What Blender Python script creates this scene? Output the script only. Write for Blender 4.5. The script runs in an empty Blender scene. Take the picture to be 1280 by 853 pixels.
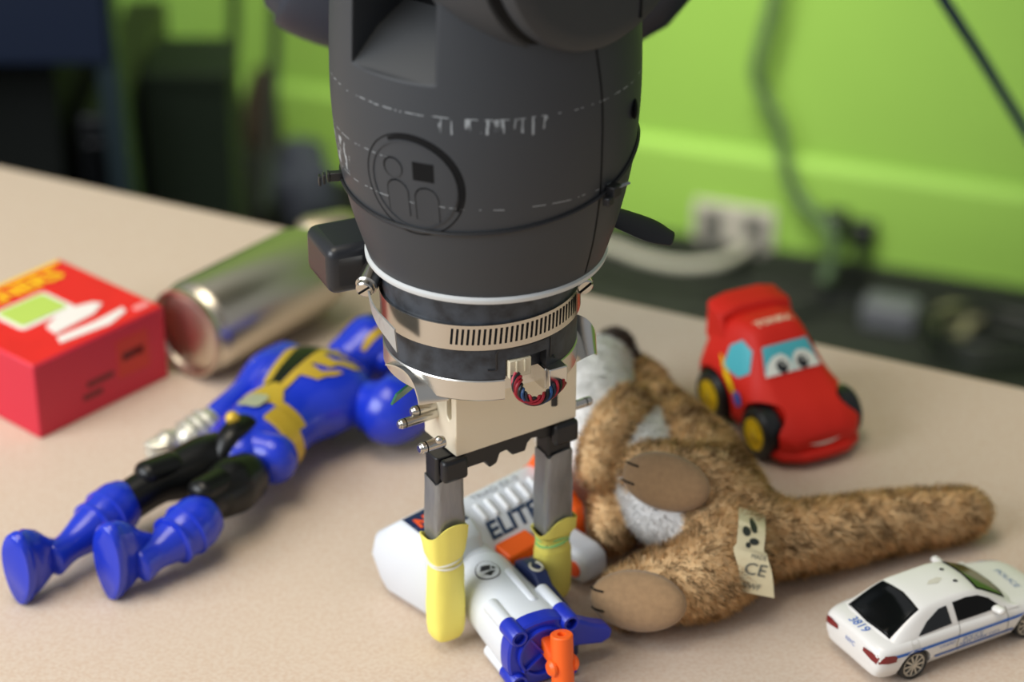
import bpy, bmesh, math, random
import numpy as np
from mathutils import Vector, Matrix, noise
from mathutils.bvhtree import BVHTree
from mathutils.geometry import delaunay_2d_cdt

random.seed(7); np.random.seed(7)
scene = bpy.context.scene
COL = scene.collection

# ------------------------------------------------------------------ camera
FPX = 2900.0; PITCH = math.radians(28.5); CAM = Vector((0, -1.06, .755))
cd = bpy.data.cameras.new('camera'); cam = bpy.data.objects.new('camera', cd); COL.objects.link(cam)
cam.location = CAM; cam.rotation_euler = (math.pi/2 - PITCH, 0, 0)
cd.sensor_width = 36; cd.lens = FPX/1280*36; cd.clip_start = .05
cd.dof.use_dof = True; cd.dof.focus_distance = 1.175; cd.dof.aperture_fstop = 4.0; cd.dof.aperture_blades = 9
scene.camera = cam

# ------------------------------------------------------------------ world, lights, exposure
w = bpy.data.worlds.new('room_light'); scene.world = w; w.use_nodes = True
w.node_tree.nodes['Background'].inputs[0].default_value = (.93, .95, 1, 1)
w.node_tree.nodes['Background'].inputs[1].default_value = .32
def area(name, loc, target, sx, sy, power, col, spread=180):
    l = bpy.data.lights.new(name, 'AREA'); l.shape = 'RECTANGLE'; l.size = sx; l.size_y = sy
    l.energy = power; l.color = col; l.spread = math.radians(spread)
    o = bpy.data.objects.new(name, l); COL.objects.link(o); o.location = loc
    o.rotation_euler = (Vector(target) - Vector(loc)).to_track_quat('-Z', 'Y').to_euler()
area('window_light', (-2.0, -1.0, 1.45), (0, .1, 0), 2.0, 1.5, 74, (.92, .96, 1))
area('ceiling_panel_light', (-.45, -.1, 1.95), (-.3, .0, 0), 1.2, .9, 21, (1, .90, .73))
area('wall_fill_light', (.0, 1.0, .95), (.12, 1.97, -.45), .5, .4, 3.6, (1, .98, .84), 56)  # unseen light added only to brighten the left part of the green wall
vs = scene.view_settings
vs.view_transform = 'Standard'; vs.look = 'None'; vs.gamma = 1; vs.exposure = 0.0; vs.use_curve_mapping = False

# ------------------------------------------------------------------ helpers
def lin(c):
    return tuple((x/255/12.92 if x/255 <= .04045 else ((x/255+.055)/1.055)**2.4) for x in c)
def at(px, py, z=0.0, y=None):
    d = Vector(((px-640)/FPX, math.cos(PITCH), -math.sin(PITCH))) + (426.5-py)/FPX*Vector((0, math.sin(PITCH), math.cos(PITCH)))
    t = (z-CAM.z)/d.z if y is None else (y-CAM.y)/d.y
    return CAM + t*d
MATS = {}
def mat(name, col, rough=.5, metal=0, spec=.5, var=0, vscale=60, bump=0, bscale=200, bevel=0, trans=0, coat=0, attr=None, sheen=0, stretch=None, var_col=None, ior=None):
    if name in MATS: return MATS[name]
    m = bpy.data.materials.new(name); m.use_nodes = True; MATS[name] = m
    nt = m.node_tree; N = nt.nodes; L = nt.links; b = N['Principled BSDF']
    c = lin(col); b.inputs['Base Color'].default_value = (*c, 1)
    b.inputs['Roughness'].default_value = rough; b.inputs['Metallic'].default_value = metal
    b.inputs['Specular IOR Level'].default_value = spec
    b.inputs['Transmission Weight'].default_value = trans; b.inputs['Coat Weight'].default_value = coat
    b.inputs['Sheen Weight'].default_value = sheen
    if ior: b.inputs['IOR'].default_value = ior
    if attr:
        a = N.new('ShaderNodeAttribute'); a.attribute_name = attr; L.new(a.outputs['Color'], b.inputs['Base Color'])
    tc = N.new('ShaderNodeTexCoord'); src = tc.outputs['Object']
    if stretch:
        mp = N.new('ShaderNodeMapping'); mp.inputs['Scale'].default_value = stretch; L.new(src, mp.inputs['Vector']); src = mp.outputs['Vector']
    if var:
        n = N.new('ShaderNodeTexNoise'); n.inputs['Scale'].default_value = vscale; n.inputs['Detail'].default_value = 5; L.new(src, n.inputs['Vector'])
        r = N.new('ShaderNodeValToRGB'); L.new(n.outputs['Fac'], r.inputs['Fac'])
        c2 = lin(var_col) if var_col else tuple(x*(1-var) for x in c)
        r.color_ramp.elements[0].position = .32; r.color_ramp.elements[1].position = .62
        r.color_ramp.elements[0].color = (*c2, 1); r.color_ramp.elements[1].color = (*c, 1)
        L.new(r.outputs['Color'], b.inputs['Base Color'])
    nrm = None
    if bevel:
        bv = N.new('ShaderNodeBevel'); bv.inputs['Radius'].default_value = bevel; bv.samples = 4; nrm = bv.outputs['Normal']
    if bump:
        n2 = N.new('ShaderNodeTexNoise'); n2.inputs['Scale'].default_value = bscale; n2.inputs['Detail'].default_value = 3; L.new(src, n2.inputs['Vector'])
        bp = N.new('ShaderNodeBump'); bp.inputs['Strength'].default_value = bump; bp.inputs['Distance'].default_value = .001
        L.new(n2.outputs['Fac'], bp.inputs['Height'])
        if nrm: L.new(nrm, bp.inputs['Normal'])
        nrm = bp.outputs['Normal']
    if nrm: L.new(nrm, b.inputs['Normal'])
    return m

def world_matrix(o):
    M = o.matrix_basis.copy()
    while o.parent: o = o.parent; M = o.matrix_basis @ M
    return M
def thing(name, label, cat, loc=(0, 0, 0), rz=0, group=None, kind=None):
    o = bpy.data.objects.new(name, None); COL.objects.link(o); o.location = loc; o.rotation_euler = (0, 0, rz)
    o.empty_display_size = .02
    o['label'] = label; o['category'] = cat
    if group: o['group'] = group
    if kind: o['kind'] = kind
    o.matrix_basis = Matrix.Translation(Vector(loc)) @ Matrix.Rotation(rz, 4, 'Z')
    return o
def tag(o, label, cat, group=None):
    o['label'] = label; o['category'] = cat
    if group: o['group'] = group
    return o

def frame(d, up=Vector((0, 0, 1))):
    d = d.normalized(); s = d.cross(up)
    if s.length < 1e-5: s = d.cross(Vector((0, 1, 0)))
    s.normalize(); u = s.cross(d).normalized()
    return s, u
def spline(P, n):
    P = [Vector(p) for p in P]
    if len(P) == 2: return [P[0].lerp(P[1], i/n) for i in range(n+1)]
    out = []
    m = len(P)-1
    for i in range(m):
        p0 = P[i-1] if i else P[0]*2-P[1]; p1 = P[i]; p2 = P[i+1]; p3 = P[i+2] if i+2 <= m else P[m]*2-P[m-1]
        k = max(1, round(n/m))
        for j in range(k):
            t = j/k
            out.append(.5*((2*p1)+(p2-p0)*t+(2*p0-5*p1+4*p2-p3)*t*t+(3*p1-p0-3*p2+p3)*t**3))
    out.append(P[-1]); return out

class MB:
    def __init__(s): s.v = []; s.f = []
    def add(s, V, Fc):
        o = len(s.v); s.v += [Vector(p) for p in V]; s.f += [tuple(i+o for i in f) for f in Fc]; return s
    def loft(s, rings, cap=True, closed=False):
        n = len(rings[0]); V = [p for r in rings for p in r]; F = []; R = len(rings)
        for i in range(R if closed else R-1):
            a = i*n; b = ((i+1) % R)*n
            for j in range(n):
                k = (j+1) % n; F.append((a+j, a+k, b+k, b+j))
        if cap and not closed:
            F.append(tuple(range(n-1, -1, -1))); F.append(tuple((R-1)*n+j for j in range(n)))
        return s.add(V, F)
    def box(s, c, size, R=None):
        c = Vector(c); hx, hy, hz = (x/2 for x in size)
        V = [Vector((x*hx, y*hy, z*hz)) for z in (-1, 1) for x, y in ((-1, -1), (1, -1), (1, 1), (-1, 1))]
        if R is not None: V = [R @ p for p in V]
        return s.add([c+p for p in V], [(3, 2, 1, 0), (4, 5, 6, 7), (0, 1, 5, 4), (1, 2, 6, 5), (2, 3, 7, 6), (3, 0, 4, 7)])
    def lathe(s, prof, o=(0, 0, 0), d=(0, 0, 1), n=48, cap=True, up=(0, 0, 1)):   # prof: (along, radius)
        o = Vector(o); d = Vector(d).normalized(); a, b = frame(d, Vector(up))
        return s.loft([[o+d*t+(a*math.cos(2*math.pi*k/n)+b*math.sin(2*math.pi*k/n))*max(r, 1e-5) for k in range(n)] for t, r in prof], cap)
    def cyl(s, p, q, r, n=24, ch=0):
        p = Vector(p); q = Vector(q); L = (q-p).length
        pr = [(0, r), (L, r)] if not ch else [(0, r-ch), (ch, r), (L-ch, r), (L, r-ch)]
        return s.lathe(pr, p, q-p, n)
    def tube(s, pts, r, n=8, sub=24, closed=False):
        P = spline(pts, sub) if not closed else [Vector(p) for p in pts]
        rings = []; u = None
        for i, p in enumerate(P):
            if closed: d = P[(i+1) % len(P)]-P[i-1]
            else: d = P[min(i+1, len(P)-1)]-P[max(i-1, 0)]
            d.normalize()
            if u is None: a, u = frame(d)
            u = (u-d*u.dot(d)).normalized(); a = d.cross(u)
            rr = r(i/(len(P)-1)) if callable(r) else r
            rings.append([p+(a*math.cos(2*math.pi*k/n)+u*math.sin(2*math.pi*k/n))*rr for k in range(n)])
        return s.loft(rings, True, closed)
    def limb(s, pts, rad, n=24, sub=28, up=(0, 0, 1), power=2.0, round_ends=True):
        """tapering limb; rad: list of r or (a_side, b_up) per point"""
        rad = [(r, r) if not isinstance(r, tuple) else r for r in rad]
        P = spline(pts, sub); Rr = spline([Vector((a, b, 0)) for a, b in rad], sub)
        rings = []; up = Vector(up)
        dirs = [(P[min(i+1, len(P)-1)]-P[max(i-1, 0)]).normalized() for i in range(len(P))]
        def ring(p, d, a_, b_):
            s1, u1 = frame(d, up); o = []
            for k in range(n):
                t = 2*math.pi*k/n; c, q = math.cos(t), math.sin(t)
                c = math.copysign(abs(c)**(2/power), c); q = math.copysign(abs(q)**(2/power), q)
                o.append(p+s1*c*a_+u1*q*b_)
            return o
        if round_ends:
            for t in (80, 60, 40, 20):
                t = math.radians(t); k = min(Rr[0].x, Rr[0].y)*round_ends
                rings.append(ring(P[0]-dirs[0]*k*math.sin(t), dirs[0], Rr[0].x*math.cos(t), Rr[0].y*math.cos(t)))
        for p, d, r in zip(P, dirs, Rr): rings.append(ring(p, d, max(r.x, 1e-4), max(r.y, 1e-4)))
        if round_ends:
            for t in (20, 40, 60, 80):
                t = math.radians(t); k = min(Rr[-1].x, Rr[-1].y)*round_ends
                rings.append(ring(P[-1]+dirs[-1]*k*math.sin(t), dirs[-1], Rr[-1].x*math.cos(t), Rr[-1].y*math.cos(t)))
        return s.loft(rings)
    def prism(s, poly, o, ax, ay, th):     # poly in the plane (ax, ay) through o, thickness vector th
        o = Vector(o); ax = Vector(ax); ay = Vector(ay); th = Vector(th); n = len(poly)
        a = [o+ax*x+ay*y for x, y in poly]
        return s.loft([a, [p+th for p in a]])
    def ball(s, c, r, R=None, n=24, m=14):
        c = Vector(c); r = (r, r, r) if not hasattr(r, '__len__') else r
        rings = []
        for i in range(1, m):
            t = math.pi*i/m
            ring = [Vector((r[0]*math.sin(t)*math.cos(2*math.pi*k/n), r[1]*math.sin(t)*math.sin(2*math.pi*k/n), -r[2]*math.cos(t))) for k in range(n)]
            rings.append([c+((R @ p) if R is not None else p) for p in ring])
        return s.loft(rings)
    def mesh(s, name):
        me = bpy.data.meshes.new(name); me.from_pydata([tuple(p) for p in s.v], [], s.f)
        bm = bmesh.new(); bm.from_mesh(me); bmesh.ops.recalc_face_normals(bm, faces=bm.faces); bm.to_mesh(me); bm.free()
        return me
    def build(s, name, m, parent=None, world=False, smooth=35, bevel=0, seg=2, label=None, kind=None):
        if world and parent is not None:
            Mi = world_matrix(parent).inverted(); s.v = [Mi @ p for p in s.v]
        me = s.mesh(name); me.materials.append(m)
        if smooth:
            me.shade_smooth(); me.set_sharp_from_angle(angle=math.radians(smooth))
        o = bpy.data.objects.new(name, me); COL.objects.link(o)
        if parent is not None: o.parent = parent
        if bevel:
            b = o.modifiers.new('edge', 'BEVEL'); b.width = bevel; b.segments = seg; b.limit_method = 'ANGLE'; b.angle_limit = math.radians(40)
            me.shade_smooth(); me.set_sharp_from_angle(angle=math.radians(75))
        if label: o['label'] = label
        if kind: o['kind'] = kind
        return o
def evaluated(o):
    dg = bpy.context.evaluated_depsgraph_get(); dg.update()
    return bpy.data.meshes.new_from_object(o.evaluated_get(dg))
def boolean(o, cutter_mb, op='DIFFERENCE', sharp=35, world=False):
    c = cutter_mb.build('cutter', list(MATS.values())[0], o.parent, world, smooth=0)
    b = o.modifiers.new('cut', 'BOOLEAN'); b.object = c; b.operation = op; b.solver = 'EXACT'
    me = evaluated(o); o.modifiers.clear(); old = o.data; m0 = old.materials[0]; o.data = me
    me.materials.clear(); me.materials.append(m0)
    me.polygons.foreach_set('material_index', [0]*len(me.polygons))
    bpy.data.objects.remove(c); me.shade_smooth(); me.set_sharp_from_angle(angle=math.radians(sharp))
    return o
def bvh_of(*objs):
    V = []; F = []
    for o in objs:
        k = len(V); M = world_matrix(o); me = evaluated(o) if o.modifiers else o.data
        V += [M @ v.co for v in me.vertices]; F += [tuple(i+k for i in p.vertices) for p in me.polygons]
    return BVHTree.FromPolygons(V, F)
def tri2d(poly, step):
    xs = [p[0] for p in poly]; ys = [p[1] for p in poly]; B = []
    n = len(poly)
    for i in range(n):
        a = Vector(poly[i]); b = Vector(poly[(i+1) % n]); k = max(1, int((b-a).length/step))
        B += [a.lerp(b, j/k) for j in range(k)]
    pts = list(B); nb = len(B)
    def inside(x, y):
        c = False
        for i in range(nb):
            a, b = B[i], B[i-1]
            if (a.y > y) != (b.y > y) and x < (b.x-a.x)*(y-a.y)/(b.y-a.y)+a.x: c = not c
        return c
    y = min(ys)+step/2
    while y < max(ys):
        x = min(xs)+step/2
        while x < max(xs):
            if inside(x, y) and min((Vector((x, y))-q).length for q in B) > step*.4: pts.append(Vector((x, y)))
            x += step
        y += step
    r = delaunay_2d_cdt(pts, [(i, (i+1) % nb) for i in range(nb)], [], 0, 1e-7)
    v, _, f = r[0], r[1], r[2]
    f = [t for t in f if inside(*(sum((v[i] for i in t), Vector((0, 0)))/len(t)))]
    return v, f
def project(V2, F, o, ax, ay, bvh, off):
    o = Vector(o); ax = Vector(ax).normalized(); ay = Vector(ay).normalized(); d = -ax.cross(ay)
    V = []; hit = []
    for x, y in V2:
        p = o+ax*x+ay*y; h = bvh.ray_cast(p-d*.2, d, .6)
        hit.append(h[0] is not None); V.append((h[0]-d*off) if h[0] else p)
    return V, [f for f in F if all(hit[i] for i in f)]
def decal(name, poly, o, ax, ay, bvh, m, parent, off=.0003, step=.003, label=None):
    """flat print or inlay: an outline in the plane (ax, ay) laid onto the surface below it"""
    v, f = tri2d(poly, step); mb = MB(); mb.add(*project(v, f, o, ax, ay, bvh, off))
    return mb.build(name, m, parent, True, smooth=60, label=label)
def text_mesh(txt, size, shear=0, bold=0):
    c = bpy.data.curves.new('t', 'FONT'); c.body = txt; c.size = size; c.shear = shear; c.align_x = 'CENTER'; c.align_y = 'CENTER'; c.offset = bold; c.resolution_u = 3
    o = bpy.data.objects.new('t', c); COL.objects.link(o)
    me = evaluated(o); V = [(v.co.x, v.co.y) for v in me.vertices]; F = [tuple(p.vertices) for p in me.polygons]
    bpy.data.objects.remove(o); bpy.data.curves.remove(c); return V, F
def lettering(txt, size, o, ax, ay, bvh, m, parent, off=.0005, shear=0, bold=0, sx=1, name='lettering'):
    V, F = text_mesh(txt, size, shear, bold); V = [(x*sx, y) for x, y in V]
    mb = MB(); mb.add(*project(V, F, o, ax, ay, bvh, off)); return mb.build(name, m, parent, True, smooth=0)
def ellipse(cx, cy, rx, ry, n=28, a0=0, a1=360):
    return [(cx+rx*math.cos(math.radians(a0+(a1-a0)*i/n)), cy+ry*math.sin(math.radians(a0+(a1-a0)*i/n))) for i in range(n)]
def rrect(w_, h_, r, n=5, cx=0, cy=0):
    o = []
    for qx, qy, a in ((1, 1, 0), (-1, 1, 90), (-1, -1, 180), (1, -1, 270)):
        for i in range(n+1):
            t = math.radians(a+90*i/n); o.append((cx+qx*(w_/2-r)+r*math.cos(t), cy+qy*(h_/2-r)+r*math.sin(t)))
    return o
Z = Vector((0, 0, 1))

# ================================================================== SETTING
M_table = mat('table_laminate', (207, 190, 173), .55, spec=.2, var=1, var_col=(199, 176, 156), vscale=420, bump=.05, bscale=900)
M_tedge = mat('table_edge', (150, 128, 100), .6)
M_wall = mat('green_wall_paint', (150, 192, 84), .6, spec=.3, var=.06, vscale=3)
M_base = mat('dark_skirting', (46, 52, 40), .6)
M_floor = mat('dark_carpet', (42, 46, 38), .95, var=.4, vscale=40, bump=.5, bscale=300)
M_black = mat('black_plastic', (22, 23, 26), .4)
M_blackrub = mat('black_rubber', (26, 27, 30), .6)
M_steel = mat('steel', (200, 196, 188), .22, 1)

def struct(o, label, cat):
    o['kind'] = 'structure'; o['label'] = label; o['category'] = cat; return o
wd = Vector((.3365, -.1255, 0)).normalized(); wn = Vector((-wd.y*-1, -wd.x, 0)); wn = Vector((wd.y, -wd.x, 0))   # along the wall / into the room
W0 = Vector((.3723, 1.9083, -.74))
Rw = Matrix(((wd.x, -wn.x, 0), (wd.y, -wn.y, 0), (0, 0, 1)))
struct(MB().box(W0-wn*.05+Z*1.35, (7, .1, 2.7), Rw).build('wall_back', M_wall), 'lime green painted wall behind the table', 'wall')
struct(MB().box((0, .8, -.77), (8, 6, .06)).build('floor', M_floor), 'dark carpeted floor below the table', 'floor')
# slightly projecting dado of the same green paint, with a light top edge
struct(MB().prism([(0, 0), (.018, 0), (.018, .17), (.004, .182), (0, .182)], W0-wd*3.4+Z*.002, wn, Z, wd*6.8).build('trim_1', M_wall, bevel=.003), 'green ledge along the foot of the wall', 'ledge')
struct(MB().box(W0+wn*.024+Z*.022, (6.8, .012, .044), Rw).build('baseboard_back', M_base), 'dark narrow baseboard under the green wall', 'baseboard')

# table
te = Vector((.3367+.4058, .266-.6222, 0)).normalized(); tn = Vector((te.y, -te.x, 0))   # along far edge / toward the camera
T0 = Vector((-.4058, .6222, 0))
troot = thing('table', 'beige laminate table holding all the toys', 'table', T0+te*.4+tn*.55+Z*-.74)
def tpt(a, b, z): return T0+te*a+tn*b+Z*z
top = MB(); top.loft([[tpt(-1.2, 0, z), tpt(1.6, 0, z), tpt(1.6, 1.15, z), tpt(-1.2, 1.15, z)] for z in (-.028, 0)])
ttop = top.build('table_top', M_table, troot, True, bevel=.0025)
MB().loft([[tpt(-1.203, -.0025, z), tpt(1.603, -.0025, z), tpt(1.603, -.0002, z), tpt(-1.203, -.0002, z)] for z in (-.027, -.0022)]).build('edge_band', M_tedge, ttop, True)
for a in (-1.1, 1.5):
    for b in (.08, 1.07):
        MB().cyl(tpt(a, b, -.74), tpt(a, b, -.028), .025, 20).build('leg', M_black, troot, True)

# ================================================================== ROBOT ARM
M_shell = mat('charcoal_shell', (54, 57, 61), .5, spec=.4, bevel=.0025, bump=.03, bscale=1500)
M_shell2 = mat('charcoal_plain', (52, 55, 59), .5, spec=.4, bump=.03, bscale=1500)
M_groove = mat('black_groove', (10, 11, 13), .75, spec=.2)
M_ringw = mat('pale_ring', (205, 207, 206), .4)
M_gbase = mat('worn_black_plastic', (58, 64, 72), .5, var=1, var_col=(24, 27, 33), vscale=110, bump=.12, bscale=240)
M_alu = mat('machined_aluminium', (214, 212, 206), .28, 1, bump=.04, bscale=700)
M_railm = mat('brushed_rail', (238, 226, 200), .45, .2, bump=.06, bscale=300, stretch=(4, 4, 40))
M_duct = mat('duct_tape', (150, 151, 152), .38, .55, var=.28, vscale=90, bump=.9, bscale=110, stretch=(1, 1, .35))
M_yellow = mat('yellow_latex', (252, 238, 116), .5, bump=.35, bscale=90, spec=.4)
M_white = mat('white_plastic', (236, 238, 240), .35)

def scratch_material():
    m = M_shell; nt = m.node_tree; N = nt.nodes; L = nt.links; b = N['Principled BSDF']
    tc = N.new('ShaderNodeTexCoord'); sp = N.new('ShaderNodeSeparateXYZ'); L.new(tc.outputs['Object'], sp.inputs[0])
    def mth(op, a, b_=None, c=None):
        n = N.new('ShaderNodeMath'); n.operation = op
        for i, x in enumerate((a, b_, c)):
            if x is None: continue
            if isinstance(x, (int, float)): n.inputs[i].default_value = x
            else: L.new(x, n.inputs[i])
        return n.outputs[0]
    def nz(scale, stretch, det=3):
        mp = N.new('ShaderNodeMapping'); mp.inputs['Scale'].default_value = stretch; L.new(tc.outputs['Object'], mp.inputs[0])
        n = N.new('ShaderNodeTexNoise'); n.inputs['Scale'].default_value = scale; n.inputs['Detail'].default_value = det; L.new(mp.outputs[0], n.inputs['Vector']); return n.outputs['Fac']
    z = mth('ADD', sp.outputs['Z'], mth('MULTIPLY', mth('SUBTRACT', nz(60, (1, 1, 0)), .5), .0022))
    dash = mth('GREATER_THAN', nz(260, (1, 1, .2)), .50)
    total = None
    for zc, hw, cut in ((SZ(.3362), .00024, None), (SZ(.2893), .0002, None), (SZ(.3105), .0002, 'left')):
        ln = mth('LESS_THAN', mth('ABSOLUTE', mth('SUBTRACT', z, zc)), hw); ln = mth('MULTIPLY', ln, dash)
        if cut: ln = mth('MULTIPLY', ln, mth('LESS_THAN', sp.outputs['X'], -.045))
        total = ln if total is None else mth('MAXIMUM', total, ln)
    # runs of rubbed paint hanging below the upper scratch, near the front
    below = mth('MULTIPLY', mth('LESS_THAN', sp.outputs['Z'], SZ(.3362)), mth('GREATER_THAN', mth('ADD', sp.outputs['Z'], mth('MULTIPLY', nz(120, (1, 1, .0)), -.014)), SZ(.3362)-.0145))
    zone = mth('MULTIPLY', mth('GREATER_THAN', sp.outputs['X'], -.022), mth('LESS_THAN', sp.outputs['X'], .036))
    run = mth('MULTIPLY', mth('MULTIPLY', below, zone), mth('GREATER_THAN', nz(420, (1, 1, .10), 5), .56))
    # abraded patch near the left edge
    pz = mth('LESS_THAN', mth('ABSOLUTE', mth('SUBTRACT', sp.outputs['Z'], SZ(.299))), .008)
    px = mth('LESS_THAN', sp.outputs['X'], -.0655)
    patch = mth('MULTIPLY', mth('MULTIPLY', pz, px), mth('GREATER_THAN', nz(330, (1, 1, .4), 4), .58))
    total = mth('MAXIMUM', total, mth('MAXIMUM', run, patch))
    front = mth('LESS_THAN', sp.outputs['Y'], .02)
    fac = mth('MULTIPLY', mth('MULTIPLY', total, front), .45)
    mx = N.new('ShaderNodeMix'); mx.data_type = 'RGBA'; L.new(fac, mx.inputs[0])
    mx.inputs[6].default_value = b.inputs['Base Color'].default_value; mx.inputs[7].default_value = (*lin((205, 212, 216)), 1)
    L.new(mx.outputs[2], b.inputs['Base Color'])

AX = -.0128; GX = -.0165
RB = Vector((AX, 0, .2343))
robot = thing('robot_arm', 'dark grey robot wrist and gripper reaching down from above over the toy blaster', 'robot arm', RB)
def SZ(z): return z-RB.z
scratch_material()
PROF = [(.2358, .0604), (.2480, .0643), (.2605, .0679), (.2818, .0725), (.3028, .0751), (.3238, .0763), (.345, .0761), (.3664, .0751), (.39, .0735), (.42, .0705), (.45, .064), (.475, .052), (.49, .034)]
def rad(z): return float(np.interp(z, [p[0] for p in PROF], [p[1] for p in PROF]))
pz_ = [p[0] for p in PROF]; pr_ = [p[1] for p in PROF]
PS = spline([Vector((r, z, 0)) for z, r in PROF], 60)
def rad(z): return float(np.interp(z, [p.y for p in PS], [p.x for p in PS]))
def S(th, z, off=0.0):
    r = rad(z)+off; t = math.radians(th); return Vector((AX+r*math.sin(t), -r*math.cos(t), z))
sh = MB(); sh.lathe([(p.y, p.x) for p in PS], (AX, 0, 0), Z, 128)
shell = sh.build('wrist_shell', M_shell, robot, True, smooth=50)
# open window in the shell, front left, with a sloping inner ledge
dn = math.radians(-36); cdir = Vector((math.sin(dn), -math.cos(dn), 0)); cside = Vector((math.cos(dn), math.sin(dn), 0))
cut = MB()
cut.prism([(.10, .3515), (.072, .3515), (.052, .364), (.038, .369), (.030, .372), (.030, .47), (.10, .47)], Vector((AX, 0, 0))-cside*.0245, cdir, Z, cside*.049)
boolean(shell, cut, world=True, sharp=38)
MB().prism([(-.0235, .366), (.0235, .366), (.0235, .468), (-.0235, .468)], Vector((AX, 0, 0))+cdir*.028, cside, Z, cdir*.0035).build('inner_cover', M_groove, robot, True)
MB().cyl(Vector((AX, 0, 0))+cdir*.045+cside*.022+Z*.386, Vector((AX, 0, 0))+cdir*.045+cside*.022+Z*.44, .004).build('status_strip', mat('dark_red_plastic', (120, 20, 34), .4), robot, True)
# joint drum with cap, pointing front right
da = math.radians(45); dv = Vector((math.sin(da), -math.cos(da), 0)); dc = Vector((AX, 0, .428))
MB().lathe([(.0255, .03), (.0255, .068), (.028, .0720), (.033, .0745), (.045, .0738), (.058, .0715), (.0650, .0690), (.0660, .055)], dc, dv, 96).build('joint_drum', M_shell2, robot, True, smooth=40)
cap = MB().lathe([(.064, .058), (.0685, .0605), (.0700, .0650), (.0745, .0655), (.0780, .0640), (.0800, .0600), (.0805, .055), (.0805, .001)], dc, dv, 96).build('joint_cap', M_shell2, robot, True, smooth=40)
MB().lathe([(.0655, .0672), (.0670, .0660), (.0696, .0612), (.0655, .0612)], dc, dv, 96).build('groove', M_groove, cap, True)
dside = Vector((dv.y, -dv.x, 0))*-1
MB().box(dc+dv*.0806+dside*.022, (.0008, .0012, .11), Matrix((dv, dside, Z)).transposed()).build('seam', M_groove, cap, True)
# forearm that carries the wrist, behind
fz = at(610, 46, y=.30).z
MB().limb([at(389, 0, y=.30)+Z*.062, at(440, 0, y=.30)+Z*.055, at(600, 0, y=.30)+Z*.05, at(730, 0, y=.30)+Z*.05, at(752, 0, y=.30)+Z*.055],
          [(.062, .066), (.072, .076), (.075, .08), (.072, .076), (.060, .066)], n=32, power=3.2, round_ends=.35).build('forearm', mat('blue_black_plastic', (32, 40, 54), .5), robot, True, smooth=50)
MB().limb([(AX, .0, .45), (AX-.01, .12, .47), (AX-.01, .26, .42)], [.05, .055, .06], n=32).build('elbow_link', M_shell2, robot, True)
# seam on the right of the shell
def strip(path, wdt, off, name, m, parent, th=.0004):
    mb = MB(); P = spline([Vector((a, b, 0)) for a, b in path], 40); rings = []
    for i, p in enumerate(P):
        q = S(p.x, p.y, off); nrm = (S(p.x, p.y, off+.01)-q).normalized()
        d = (P[min(i+1, len(P)-1)]-P[max(i-1, 0)]); tg = S(p.x+d.x*.1, p.y+d.y*.1, off)-S(p.x-d.x*.1, p.y-d.y*.1, off)
        sd = tg.cross(nrm).normalized()*wdt/2
        rings.append([q-sd-nrm*.0005, q+sd-nrm*.0005, q+sd+nrm*th, q-sd+nrm*th])
    mb.loft(rings); return mb.build(name, m, parent, True)
strip([(43.3, .3631), (45.9, .3385), (47.4, .305), (50.3, .2682), (53.5, .2375)], .0011, 0, 'shell_seam', M_groove, robot, .00015)
MB().ball(S(70, .321, .0002), (.0016, .006, .005)).build('shell_slot', M_groove, robot, True)
# cable tie around the shell
tie_z = [(-180, .281), (-110, .2795), (-71, .2777), (-53, .275), (-35, .2742), (-5, .2752), (23, .2791), (52, .2852), (66, .2916), (90, .300), (130, .294), (180, .281)]
tz = lambda a: float(np.interp(a, [t[0] for t in tie_z], [t[1] for t in tie_z]))
tie = MB().tube([S(a, sum(tz(((a+180+k) % 360)-180) for k in (-12, -6, 0, 6, 12))/5, .0008) for a in range(-180, 180, 3)], .0010, 8, closed=True).build('cable_tie', M_black, robot, True)
bk = S(54, .2862, .003); t54 = math.radians(54)
Rb = Matrix(((math.cos(t54), -math.sin(t54), 0), (math.sin(t54), math.cos(t54), 0), (0, 0, 1)))
Rb = Matrix.Rotation(t54, 3, 'Z')
MB().box(bk, (.007, .0055, .006), Rb).box(bk+Rb @ Vector((-.005, -.0005, -.0035)), (.005, .004, .0045), Rb).build('tie_head', M_black, tie, True, bevel=.0006)
MB().cyl(bk+Rb @ Vector((.001, -.002, .002)), bk+Rb @ Vector((.009, -.003, .0015)), .0008, 8).build('tie_tail', mat('pale_cut_plastic', (120, 125, 135), .4), tie, True)
lb = S(-80, .2795, .002); Rl = Matrix.Rotation(math.radians(-80), 3, 'Z')
mbt = MB().box(lb, (.004, .009, .0045), Rl)
for k in range(3): mbt.box(lb+Rl @ Vector((0, -.005-.0022*k, -.0008*k)), (.0045, .0013, .005), Rl)
mbt.build('tie_head', M_black, tie, True, bevel=.0004)
# oval release paddle, right of the shell
pA = at(748, 263, y=.018); pB = at(843, 300, y=.012)
MB().limb([pA, pA.lerp(pB, .35), pA.lerp(pB, .7), pB.lerp(pA, .04)], [(.005, .0016), (.0072, .0018), (.0078, .0018), (.005, .0016)], n=24, up=(0, -.4, 1), round_ends=.9).build('side_paddle', M_black, robot, True)
# black sensor box on the left
bx = at(437, 318, y=.022); Rbx = Matrix.Rotation(math.radians(24), 3, 'Z')
MB().box(bx, (.036, .037, .0265), Rbx).build('sensor_box', mat('black_satin', (30, 32, 37), .38), robot, True, bevel=.0055, seg=4)
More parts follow.
